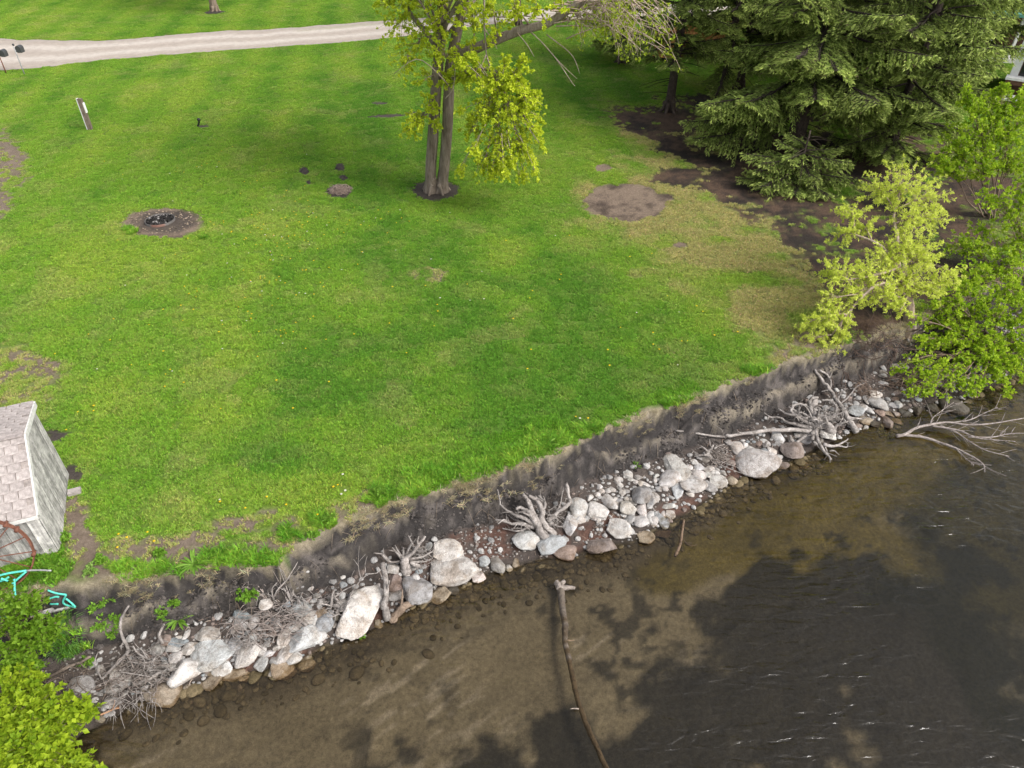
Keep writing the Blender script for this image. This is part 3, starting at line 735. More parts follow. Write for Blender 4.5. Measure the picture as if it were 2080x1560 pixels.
MC = [  # (px, py, dY, r px, r depth m, twigs, hub)
 (1010, 180, -1.6, 62, 0.9, 80, ref(limbE, 0.9)), (1055, 165, -1.9, 45, 0.7, 50, ref(limbE, 1)), (965, 155, -1.4, 40, 0.7, 42, ref(limbE, .6)),
 (1040, 240, -1.9, 60, 0.9, 80, AT(1018, 170, MY - 1.7)), (985, 235, -1.7, 42, 0.7, 46, AT(1010, 170, MY - 1.6)), (1075, 215, -2.0, 36, 0.6, 40, AT(1040, 160, MY - 1.8)),
 (1010, 300, -1.9, 52, 0.8, 60, AT(1015, 220, MY - 1.7)), (1055, 310, -2.0, 36, 0.6, 36, AT(1040, 230, MY - 1.8)), (985, 345, -1.9, 34, 0.5, 30, AT(995, 280, MY - 1.8)), (1020, 345, -2.0, 26, 0.5, 20, AT(1015, 290, MY - 1.8)), (960, 270, -1.5, 30, 0.5, 24, AT(975, 220, MY - 1.6)), (1085, 270, -2, 24, .4, 16, AT(1060, 230, MY - 1.9)),
 (845, 250, -0.7, 34, 0.6, 28, AT(885, 210, MY)), (830, 265, -0.8, 22, 0.4, 14, AT(870, 230, MY - .4)), (870, 215, -0.7, 28, 0.5, 20, AT(885, 190, MY)), (885, 250, -0.6, 22, 0.4, 12, AT(890, 215, MY - .3)),
 (900, 110, -0.7, 48, 0.8, 46, ref(tB, .55)), (850, 90, -0.5, 48, 0.9, 40, ref(limbD, .3)), (820, 130, -0.8, 46, 0.8, 24, ref(limbD, .3)), (800, 60, -0.3, 50, 1.0, 26, ref(limbD, .6)), (830, 20, 0, 60, 1.0, 44, ref(limbD, .7)), (785, 15, 0.3, 40, 1.0, 22, ref(limbD, .9)), (890, 50, -0.5, 46, 0.8, 44, ref(tA, .6)), (890, 5, -.5, 60, .9, 44, ref(tA, .7)),
 (935, 160, -1.0, 26, 0.5, 20, ref(limbE, .4)), (905, 165, -0.8, 26, 0.5, 22, ref(tB, .5)), (960, 30, -0.7, 44, 0.9, 36, ref(limbC, .15)), (1000, 60, -1, 40, .8, 28, ref(limbC, .35)), (1040, 15, -1.2, 46, 0.9, 32, ref(limbC, .5)), (1090, 15, -1.4, 46, 1.0, 30, ref(limbC, .6)), (1000, 10, -.8, 40, .8, 26, ref(limbC, .3)), (950, 110, -.9, 34, .6, 22, ref(limbC, .1)), (1140, 15, -1.5, 40, 1.0, 18, ref(limbC, .75)), (860, 165, -.6, 30, .5, 12, AT(892, 150, MY))]
for px, py, dY, rp, rd, n, hub in MC:
    c = AT(px, py, MY + dY); k = mpp(c)
    clump(aw, al, hub, c, (rp * k, rd, rp * k), int(n * (1.0 if py > 155 else .72)), 0.066, 0.42, YG, r, 5, 9, 0.10, 0.03, 0.008, 0.45, 0.3, (1.1, 1.05, 1.0))
for i in range(34):
    c = AT(r.uniform(925, 1115), r.uniform(110, 372), MY - 1.8 + r.normal(0, .5))
    clump(aw, al, AT(1015, 190, MY - 1.7) * .5 + c * .5, c, .22, 7, .08, .40, YG, r, 4, 7, .08, .014, .005, .3, .2, (1.2, 1.15, 1.1))
# thin drooping branches on the right, hardly in leaf
for i in range(64):
    u = r.random()
    s = ref(limbC, 0.70 + 0.3 * r.random()) + r.normal(0, 0.25, 3)
    ex, ey = 1170 + 205 * u + r.normal(0, 16), 20 + 120 * r.random() ** 0.9 * (0.45 + 0.55 * u) + r.normal(0, 8)
    E = AT(ex, ey, MY - 1.2 + r.normal(0, 0.8))
    mid = (s * 0.45 + E * 0.55) + np.array([0, 0, 0.55])
    P = quad_bez(s[None], mid[None], E[None], 9)[0]
    V, Q, TT = tubes(P, np.linspace(0.020, 0.006, 9), 4, 0.1, r); aw.add(V, Q, TT, (1.5, 1.4, 1.35))
    for _ in range(3):
        a = P[r.integers(3, 8)]; b = a + np.array([r.normal(0.1, 0.25), r.normal(0, 0.25), -0.25 - 0.45 * r.random()])
        V, Q, TT = tubes(quad_bez(a[None], ((a + b) / 2 + [0.06, 0, 0.08])[None], b[None], 5)[0], np.linspace(0.009, 0.004, 5), 3, 0, r); aw.add(V, Q, TT, (1.5, 1.4, 1.35))
        P = np.concatenate([P, [b, (a + b) / 2]])
    m = 36; Bp = P[r.integers(3, len(P), m)] + r.normal(0, 0.04, (m, 3))
    Bp = np.repeat(Bp[::2], 3, 0)
    V, Q = leafq(Bp, r.normal(size=(len(Bp), 3)), 0.065 * (0.6 + 0.7 * r.random(len(Bp))), 0.42, r); al.add(V, Q, None, np.array((0.33, 0.42, 0.03)) * (0.75 + 0.5 * r.random(len(V) // 4)).repeat(4)[:, None])
# the crown goes on above the picture
for i in range(46):
    a = r.random() * 6.28; h = r.uniform(6.6, 13); rr = (3.8 - 0.24 * abs(h - 9)) * math.sqrt(r.random())
    c = B0 + np.array([0.8 + math.cos(a) * rr, math.sin(a) * rr, h])
    clump(aw, al, B0 + np.array([0.5, 0, h * 0.72]), c, 1.1, 26, 0.13, 0.45, YG, r, 4, 4, 0.1, 0.05, 0.012)
at.obj("trunk", M['bark'], T); aw.obj("branches", M['twig'], T); al.obj("crown", M['leaf'], T, False)

# spruces: whorls of drooping boughs
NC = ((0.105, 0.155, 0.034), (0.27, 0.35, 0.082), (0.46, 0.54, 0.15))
def bough(L, rng, dens=1.0):
    V0, Q0, C0, W = [], [], [], Acc()
    ax = lambda t: np.stack([L * t, 0 * t, L * (-0.13 * t ** 1.3 + 0.08 * t ** 3) + 0 * t], -1)
    t = np.linspace(0, 1, 9); P = ax(t); P[:, 1] += rng.normal(0, 0.02 * L, 9) * t
    V, Q, T = tubes(P, np.linspace(0.012 * L + 0.006, 0.006, 9), 5, 0.1, rng); W.add(V, Q, T)
    m = int(L / 0.105 * dens)
    Bs, Ds, Ls, Tp = [], [], [], []
    for side in (-1, 1):
        for i in range(m):
            tt = 0.13 + 0.87 * (i + rng.random()) / m
            l = (0.36 * L * (1.02 - tt) ** 0.75 * sst(0.05, 0.38, tt) + 0.13) * (0.65 + 0.6 * rng.random())
            ang = math.radians(rng.normal(52, 9)) * side
            d = np.array([math.cos(ang), math.sin(ang), rng.normal(-0.16, 0.14)])
            b = ax(np.array(tt)); e = b + d * l; e[2] -= 0.30 * l * l + 0.03
            bl = quad_bez(b[None], (b + d * l * 0.55)[None], e[None], 5)[0]
            V, Q, T = tubes(bl, np.linspace(0.011, 0.004, 5), 3, 0, rng); W.add(V, Q, T)
            ns = max(4, int(l / 0.019))
            s = 0.10 + 0.9 * rng.random(ns)
            p = (1 - s)[:, None] ** 2 * b + 2 * (s * (1 - s))[:, None] * (b + d * l * 0.55) + (s ** 2)[:, None] * e
            sd = rng.choice([-1, 1], ns)
            pr = np.array([-d[1], d[0], 0])
            D = d[None] * 0.8 + pr[None] * (sd * (0.35 + 0.4 * rng.random(ns)))[:, None] + np.c_[np.zeros((ns, 2)), rng.normal(-0.16, 0.22, ns)]
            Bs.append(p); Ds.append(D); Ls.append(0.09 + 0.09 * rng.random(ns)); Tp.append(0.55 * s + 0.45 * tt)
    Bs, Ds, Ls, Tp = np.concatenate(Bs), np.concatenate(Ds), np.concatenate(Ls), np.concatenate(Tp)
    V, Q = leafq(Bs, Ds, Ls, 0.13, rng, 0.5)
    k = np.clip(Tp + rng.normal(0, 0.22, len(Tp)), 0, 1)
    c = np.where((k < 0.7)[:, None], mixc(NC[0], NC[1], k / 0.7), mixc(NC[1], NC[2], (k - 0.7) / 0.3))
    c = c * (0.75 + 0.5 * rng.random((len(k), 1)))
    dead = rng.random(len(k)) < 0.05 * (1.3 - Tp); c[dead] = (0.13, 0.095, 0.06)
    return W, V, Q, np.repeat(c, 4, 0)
br = np.random.default_rng(200)
BOUGHS = [(L, [bough(L, br, dn) for _ in range(k)]) for L, k, dn in ((1.6, 3, 1.0), (2.8, 4, 1.0), (4.0, 5, 1.0))]
def spruce(name, label, base, H, R, seed, bare=1.2, tr=0.24, lean=(0, 0), vis=6.5, extra=(), step=0.30, nb=5, thin=1.5):
    rng = np.random.default_rng(seed)
    base = np.array([base[0], base[1], ter(base[0], base[1]) - 0.05])
    T = thing(name, label, "tree", base, "spruces on the bare ground to the right of the lawn")
    at, aw, al = Acc(), Acc(), Acc()
    tp = lambda h: base + np.array([lean[0] * h, lean[1] * h, h])
    add_tube(at, [tp(-0.1), tp(H * 0.3), tp(H * 0.6), tp(H)], tr, 0.03, 20, 10, 0.06, None, rng)
    for a in np.linspace(0, 6.28, 7)[:-1]:
        c = base + np.array([math.cos(a), math.sin(a), 0]) * tr * 0.8
        add_tube(at, [c + [0, 0, 0.5], c + [math.cos(a) * .1, math.sin(a) * .1, .15], c + [math.cos(a) * .4, math.sin(a) * .4, -.05]], tr * .5, tr * .2, 6, 6, .1, None, rng)
    def put(h, az, L, pitch):
        cls = 0 if L < 2.1 else (1 if L < 3.4 else 2)
        L0, lst = BOUGHS[cls]
        W, V, Q, C = lst[rng.integers(len(lst))]
        s = L / L0
        ca, sa, cp, sp = math.cos(az), math.sin(az), math.cos(pitch), math.sin(pitch)
        Rm = np.array([[ca, -sa, 0], [sa, ca, 0], [0, 0, 1]]) @ np.array([[cp, 0, -sp], [0, 1, 0], [sp, 0, cp]])
        o = tp(h); S = np.array([s, rng.choice([-1, 1]) * s * rng.uniform(.85, 1.15), s])
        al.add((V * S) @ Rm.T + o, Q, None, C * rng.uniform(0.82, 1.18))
        for v, q, t in ((np.concatenate(W.V), np.concatenate(W.Q), np.concatenate(W.T)),):
            aw.add((v * S) @ Rm.T + o, q, t, None)
    h = bare
    while h < H - 0.6:
        f = h / H
        st = step * thin * 1.22 if h < vis else step * 2.9
        L = R * (1 - f) ** 0.62 * min(1, 0.62 + h / 7)
        k = nb if h < vis else max(3, nb - 1)
        a0 = rng.random() * 6.28
        for i in range(k):
            put(h + rng.uniform(-.22, .22), a0 + i * 6.28 / k + rng.normal(0, 0.22), max(0.5, L * rng.uniform(0.68, 1.12)), rng.normal(0.02 + 0.30 * f, 0.15))
        h += st * rng.uniform(.7, 1.3)
    for i in range(int(9 * thin * (1 if H > 5 else .4))):
        h = rng.uniform(bare, min(vis, H * .8)); put(h, rng.random() * 6.28, max(.4, R * (1 - h / H) ** .62 * rng.uniform(.45, 1.0)), rng.normal(0.05, .16))
    for h, az, L, p in extra: put(h, math.radians(az), L, p)
    for i in range(int(26)):                                     # dead lower snags
        h = rng.uniform(0.4, bare + 1.6); a = rng.random() * 6.28; l = rng.uniform(0.5, 1.7)
        e = tp(h) + np.array([math.cos(a) * l, math.sin(a) * l, -0.18 * l])
        add_tube(aw, [tp(h), (tp(h) + e) / 2 + [0, 0, .06], e], 0.02, 0.006, 5, 4, .1, (0.9, 0.85, 0.8), rng)
    at.obj("trunk", M['sbark'], T); aw.obj("branches", M['sbough'], T); al.obj("crown", M['needle'], T, False)
    return T
spruce("spruce_tree", "biggest spruce, with a thick dark trunk and layered boughs sweeping left", PX(1612, 300), 20, 4.7, 301, 2.7, 0.34, (0.01, 0.0), 6.4,
       ((1.5, 186, 4.7, 0.0), (1.3, 197, 4.6, -0.04), (1.7, 176, 4.0, 0.0), (2.4, 204, 4.6, -0.02), (2.9, 222, 4.4, 0.0), (3.2, 252, 4.2, 0.02), (3.3, 280, 4.3, 0.0), (3.1, 305, 4.4, 0), (2.7, 330, 4.5, -.02), (1.9, 345, 4.3, -0.02), (1.3, 20, 3.6, 0), (4.3, 240, 4.3, 0.04), (4.4, 300, 4.4, 0.04)), 0.36, 4, 1.9)
spruce("spruce_tree", "low young spruce on the mulch in front of the biggest spruce", PX(1615, 378), 2.0, 2.7, 310, .30, 0.045, (0.02, 0), 6.2, ((.5, 185, 2.1, 0), (.6, 215, 2.0, 0), (.4, 250, 1.5, 0), (.45, 290, 1.6, 0), (.6, 340, 2.0, .05), (.9, 10, 1.8, 0), (1.1, 200, 1.7, .05), (1.0, 160, 1.9, .05), (1.2, 320, 1.5, .1)), .22, 5)
spruce("spruce_tree", "slim spruce standing alone at the left end of the spruce group", PX(1358, 226), 16, 3.0, 302, 2.3, 0.21, (0.02, 0.0), 5.5, (), 0.42, 4)
spruce("spruce_tree", "spruce with a thin bare lower trunk, left of a matching close pair", PX(1466, 196), 17, 3.2, 303, 2.0, 0.18, (0.01, 0), 6, (), 0.40, 4)
spruce("spruce_tree", "spruce with a thin bare lower trunk, right of a matching close pair", PX(1500, 182), 15, 3.3, 304, 1.9, 0.20, (0.012, 0), 6, (), 0.40, 4)
spruce("spruce_tree", "tall spruce with a pale trunk behind the bright green bush", PX(1812, 236), 21, 4.6, 305, 1.1, 0.26, (0.02, 0), 6.2, (), 0.36, 5)
spruce("spruce_tree", "dark spruce at the back between the close pair and the pale trunk", PX(1680, 150), 20, 4.2, 306, 0.9, 0.26, (0, 0), 6, (), 0.40, 5)
spruce("spruce_tree", "shaded spruce at the back, behind the maple's drooping bare twigs", PX(1262, 128), 13, 3.0, 307, 0.7, 0.2, (0, 0), 5, (), 0.40, 5)
spruce("spruce_tree", "spruce behind the white-framed cottage corner at the upper right", PX(1930, 140), 20, 4.0, 308, 1.2, 0.24, (0, 0), 6, (), 0.40, 5)
spruce("spruce_tree", "spruce with low boughs between the biggest spruce and the willow", PX(1800, 322), 19, 3.7, 311, 0.6, 0.20, (0.01, 0), 6, (), 0.36, 5)
spruce("spruce_tree", "rearmost spruce, before the cedar fence at the top of the photo", PX(1580, 105), 15, 3.6, 309, 0.8, 0.24, (0, 0), 5.5, (), 0.45, 5)

# two lawn trees past the road, only their trunks in view
for nm, lab, px, py, tr, H, colr in (("shade_tree", "grey trunk of a tree in a soil ring on the far lawn past the road", 437, 24, 0.27, 9, (1.1, 1.05, 1.0)), ("shade_tree", "dark trunk by the road behind the twin-trunk maple", 1052, 52, 0.24, 9, (0.5, 0.48, 0.46)), ):
    b = PX(px, py); rr = np.random.default_rng(px)
    T = thing(nm, lab, "tree", b)
    at, aw, al = Acc(), Acc(), Acc()
    add_tube(at, [b + [0, 0, -.05], b + [-.02, 0, 1.5], b + [-.12, 0, 3], b + [-.2, 0, 5.5]], tr, tr * .55, 14, 10, .05, colr, rr)
    for a in np.linspace(0, 6.28, 8)[:-1]:
        c = b + np.array([math.cos(a), math.sin(a), 0]) * tr * .75
        add_tube(at, [c + [0, 0, .4], c + [math.cos(a) * .06, math.sin(a) * .06, .12], c + [math.cos(a) * .25, math.sin(a) * .25, -.05]], tr * .4, tr * .2, 5, 6, .08, colr, rr)
    for i in range(26):
        a = rr.random() * 6.28; h = rr.uniform(4.2, H); q = 3.4 * math.sqrt(rr.random()) * (1 - abs(h - 6) / 8)
        clump(aw, al, b + np.array([-.15, 0, 2.8 + h * .3]), b + np.array([math.cos(a) * q, math.sin(a) * q, h]), 1.2, 22, .16, .45, ((.05, .11, .01), (.10, .2, .02)), rr, 4, 4, .1, .05, .012)
    at.obj("trunk", M['bark'], T); aw.obj("branches", M['twig'], T); al.obj("crown", M['leaf'], T, False)
acc = Acc()
c = PX(437, 26); th = np.linspace(0, 6.283, 25)[:-1]; rad = 0.75 * (1 + 0.2 * (RNG.random(24) - .5))
acc.add(np.concatenate([[c + [0, 0, .09]], c + np.c_[np.cos(th) * rad, np.sin(th) * rad * .8, np.full(24, 0.03)]]), None, [[0, i + 1, (i + 1) % 24 + 1] for i in range(24)], (0.05, 0.042, 0.038))
struct(acc.obj("soil_ring", M['earth']))

# pale yellow-green willow leaning to the lawn
r = np.random.default_rng(400)
wb = on(1838, 690); WY = wb[1]
T = thing("willow_tree", "small willow with pale yellow-green leaves at the bank, beside the spruces", "tree", wb)
at, aw, al = Acc(), Acc(), Acc()
trk = [wb - [0, 0, .1], AT(1846, 655, WY + .1), AT(1842, 600, WY + .3), AT(1825, 545, WY + .5)]
add_tube(at, trk, 0.17, 0.10, 12, 9, .08, (1.2, 1.15, 1.05), r)
hubp = trk[3]
L1 = spl([hubp, AT(1822, 480, WY + 1.0), AT(1815, 440, WY + 1.6), AT(1830, 400, WY + 2.0)], 14)
L2 = spl([trk[2], AT(1790, 575, WY - .1), AT(1735, 620, WY - .5), AT(1690, 680, WY - .7)], 14)
L3 = spl([hubp, AT(1790, 500, WY + .8), AT(1740, 478, WY + 1.2), AT(1705, 470, WY + 1.4)], 14)
L4 = spl([trk[3], AT(1770, 560, WY), AT(1710, 570, WY - .1)], 10)
L5 = spl([trk[2], AT(1835, 620, WY - .4), AT(1825, 640, WY - .6)], 10)
for L, ra in ((L1, .06), (L2, .05), (L3, .045), (L4, .045), (L5, .04)):
    V, Q, TT = tubes(L, np.linspace(ra, ra * .35, len(L)), 7, .08, r); aw.add(V, Q, TT, (1.35, 1.3, 1.2))
WC = ((0.46, 0.55, 0.06), (0.82, 0.88, 0.20))
for px, py, dY, rp, n, L, t in [(1830, 375, 2.0, 66, 80, L1, .9), (1780, 380, 2.0, 42, 42, L1, .8), (1885, 400, 2.0, 52, 60, L1, .8), (1850, 445, 1.4, 60, 60, L1, .6), (1900, 445, 1.6, 36, 34, L1, .6), (1730, 430, 1.5, 40, 34, L3, .7), (1712, 475, 1.3, 34, 34, L3, .9), (1755, 460, 1.3, 30, 24, L3, .5),
                               (1840, 510, .7, 70, 90, L1, .2), (1880, 540, .5, 60, 70, L1, .1), (1800, 530, .5, 50, 54, L3, .1), (1840, 570, .1, 70, 84, L5, .1), (1900, 580, .1, 44, 44, L5, .1), (1760, 560, 0, 50, 56, L4, .5), (1710, 560, -.1, 46, 48, L4, .9), (1680, 545, 0, 26, 20, L4, .9), (1790, 600, -.3, 44, 44, L5, .3), (1830, 630, -.6, 32, 26, L5, .9), (1730, 600, -.3, 40, 34, L2, .3),
                               (1680, 650, -.7, 46, 54, L2, .8), (1650, 690, -.8, 40, 46, L2, 1), (1700, 695, -.8, 38, 46, L2, .9), (1640, 655, -.7, 26, 20, L2, .8), (1720, 660, -.6, 24, 16, L2, .7), (1935, 560, .2, 30, 20, L5, .1), (1680, 610, -.4, 30, 16, L2, .6)]:
    c = AT(px, py, WY + dY); k = mpp(c)
    clump(aw, al, ref(L, t), c, (rp * k, rp * k * .9, rp * k), int(n * .8), 0.066, 0.18, WC, r, 5, 10, .10, .02, .006, .4, .25, (1.5, 1.4, 1.3), .15)
at.obj("trunk", M['bark'], T); aw.obj("branches", M['twig'], T); al.obj("crown", M['leaf'], T, False)

# green bushes
GRN = ((0.17, 0.32, 0.012), (0.50, 0.64, 0.045))
def bush(name, label, base, clumps, leaf, ratio, cols, seed, sprig=5, per=5, wood=(.9, .8, .7), stems=5, group=None, dens=1.0, cat="bush"):
    r = np.random.default_rng(seed)
    T = thing(name, label, cat, base, group)
    aw, al = Acc(), Acc()
    for px, py, dY, rp, n in clumps:
        c = AT(px, py, min(base[1] + dY, on(px, py + rp * .3)[1] - 0.35)); k = mpp(c)
        hub = base + (c - base) * r.uniform(.25, .45) + r.normal(0, .1, 3)
        add_tube(aw, [base + np.r_[r.normal(0, .12, 2), -.05], hub], .03, .018, 6, 5, .1, wood, r)
        clump(aw, al, hub, c, (rp * k, rp * k, rp * k * .85), int(n * dens), leaf, ratio, cols, r, sprig, per, .12, .018, .006, .3, .25, wood)
    aw.obj("stems", M['twig'], T); al.obj("leaves", M['leaf'], T, False)
    return T
bush("green_bush", "tall bright green bush in front of the white-framed cottage", on(2010, 440), [(1975, 215, .3, 30, 30), (2030, 210, .3, 40, 44), (1990, 260, 0, 50, 60), (2050, 260, 0, 50, 56), (1940, 290, 0, 44, 44), (1915, 330, -.2, 34, 36), (1990, 320, -.3, 50, 56), (2060, 320, -.2, 50, 50), (1960, 180, .4, 14, 9), (2030, 180, .4, 16, 12), (2080, 190, .3, 40, 34), (1935, 345, -.3, 26, 22)], .085, .4, GRN, 501, 4, 6, dens=1.0)
bush("green_bush", "loose green bush at the right edge of the photo, below the tall one", on(2085, 600), [(2060, 420, .5, 50, 40), (2020, 400, .5, 36, 22), (2080, 480, .2, 54, 44), (2000, 490, .3, 50, 36), (1950, 500, .4, 36, 24), (2040, 540, 0, 56, 50), (1985, 560, .1, 46, 40), (2090, 590, -.2, 50, 40), (2095, 380, .6, 40, 30)], .08, .38, GRN, 502, 4, 6, dens=1.0)
bush("green_bush", "spreading green bush over the stones at the right of the shore", on(2010, 700), [(1960, 640, .3, 46, 54), (2020, 640, .2, 56, 64), (2080, 640, .1, 50, 50), (1930, 680, .1, 40, 40), (1990, 690, 0, 50, 54), (2060, 700, -.1, 50, 54), (1930, 610, .5, 44, 36), (1905, 660, .2, 30, 22), (1960, 735, -.4, 30, 22), (2030, 745, -.4, 34, 26), (1900, 710, -.2, 26, 16), (2000, 600, .4, 50, 44), (1955, 780, -.7, 18, 10), (1880, 770, -.7, 24, 16), (1845, 765, -.7, 18, 12), (1880, 800, -.9, 18, 14), (1810, 752, -.5, 10, 6), (1990, 780, -.8, 24, 16), (1930, 760, -.6, 26, 18), (2070, 760, -.8, 30, 20), (1960, 585, .5, 40, 30), (1920, 640, .3, 36, 28), (1895, 620, .4, 20, 10), (2060, 580, .4, 46, 34), (1850, 800, -.9, 12, 8), (1900, 745, -.5, 26, 16), (1860, 730, -.2, 22, 12), (2040, 790, -.9, 22, 14), (1975, 800, -.95, 16, 9), (2010, 720, -.3, 40, 34), (2085, 700, -.3, 44, 40), (1950, 700, 0, 40, 34), (1870, 690, .1, 22, 12), (1915, 805, -1, 12, 7), (1945, 780, -1, 18, 10), (2020, 765, -1, 28, 18), (2080, 735, -1, 36, 28), (1890, 760, -1, 22, 14), (1905, 690, -.5, 30, 20), (1860, 650, 0, 16, 8), (1985, 735, -.8, 34, 26), (2045, 735, -.8, 30, 22)], .075, .40, GRN, 503, 4, 5, dens=.85)
LG2 = ((0.13, 0.24, 0.010), (0.44, 0.56, 0.035))
b1 = on(40, 1470)
bush("maple_sapling", "bright yellow-green sapling in the lower left corner, leaning over the water", b1, [(40, 1400, .2, 50, 60), (80, 1440, .0, 52, 70), (20, 1460, -.2, 50, 60), (130, 1450, -.1, 46, 56), (170, 1440, -.1, 28, 30), (60, 1510, -.4, 60, 74), (120, 1500, -.3, 46, 54), (10, 1540, -.6, 60, 60), (100, 1555, -.6, 60, 64), (160, 1570, -.6, 40, 34), (60, 1385, .3, 30, 26), (20, 1600, -.8, 70, 50)], .085, .40, LG2, 504, 3, 7, dens=.8)
bush("leafy_sapling", "green leafy sapling at the left edge, over the turquoise frame and bank", on(25, 1345), [(30, 1215, .5, 34, 24), (70, 1230, .4, 30, 18), (20, 1260, .3, 40, 34), (75, 1275, .2, 38, 34), (30, 1310, .1, 46, 44), (95, 1300, .1, 28, 20), (60, 1350, -.1, 36, 26), (15, 1370, -.2, 36, 26), (115, 1265, .2, 18, 10)], .075, .36, ((0.09, 0.20, 0.012), (0.22, 0.36, 0.03)), 505, 5, 4)

# ------------------------------------------------------------------ shore stones
bm_ico = None
def ico(sub):
    import bmesh
    b = bmesh.new(); bmesh.ops.create_icosphere(b, subdivisions=sub, radius=1.0)
    V = np.array([v.co[:] for v in b.verts]); F = np.array([[v.index for v in f.verts] for f in b.faces]); b.free()
    return V, F
def vn3(P, s, seed):
    return (vnoise(P[:, 0] * s + P[:, 2] * s * .7 + 31, P[:, 1] * s - P[:, 2] * s * .6 + 57, seed) + vnoise(P[:, 1] * s + 11, P[:, 2] * s + 91, seed + 3)) / 2 - .5
def rock_mesh(seed, sub, round_, p=None, flat=False):
    r = np.random.default_rng(seed); V, F = ico(sub)
    n = r.integers(11, 17) if round_ else r.integers(8, 12)
    N = nrm(r.normal(size=(n, 3))); d = r.uniform(0.62, 1.0, n)
    p = p or (9 if round_ else 40)
    q = np.maximum(V @ N.T, 0) / d
    rad = np.sum(q ** p, 1) ** (-1 / p)
    rad = np.clip(rad, .5, 1.25)
    rad *= 1 + (0.10 if round_ else 0.12) * vn3(V, 2.2, seed) + 0.05 * vn3(V, 6, seed + 9) + (0.03 if round_ else .06) * vn3(V, 14, seed + 5)
    P = V * rad[:, None]
    P /= np.abs(P).max(0)
    return mk_mesh("stone", P, None, F, None, not flat)
ROUND = [rock_mesh(1000 + k, 3, True) if k < 5 else rock_mesh(1000 + k, 4, False, 18) for k in range(10)]
ANGLE = [rock_mesh(1100 + k, 4, False, 48, True) for k in range(10)]
for m in ROUND + ANGLE: m.materials.append(M['rock'])
TONES = dict(w=("white", (0.48, 0.463, 0.445)), p=("pale", (0.43, 0.415, 0.40)), g=("grey", (0.29, 0.282, 0.275)), b=("blue-grey", (0.28, 0.30, 0.31)), r=("pinkish brown", (0.25, 0.20, 0.175)), n=("brown", (0.27, 0.225, 0.17)), d=("dark", (0.09, 0.08, 0.065)))
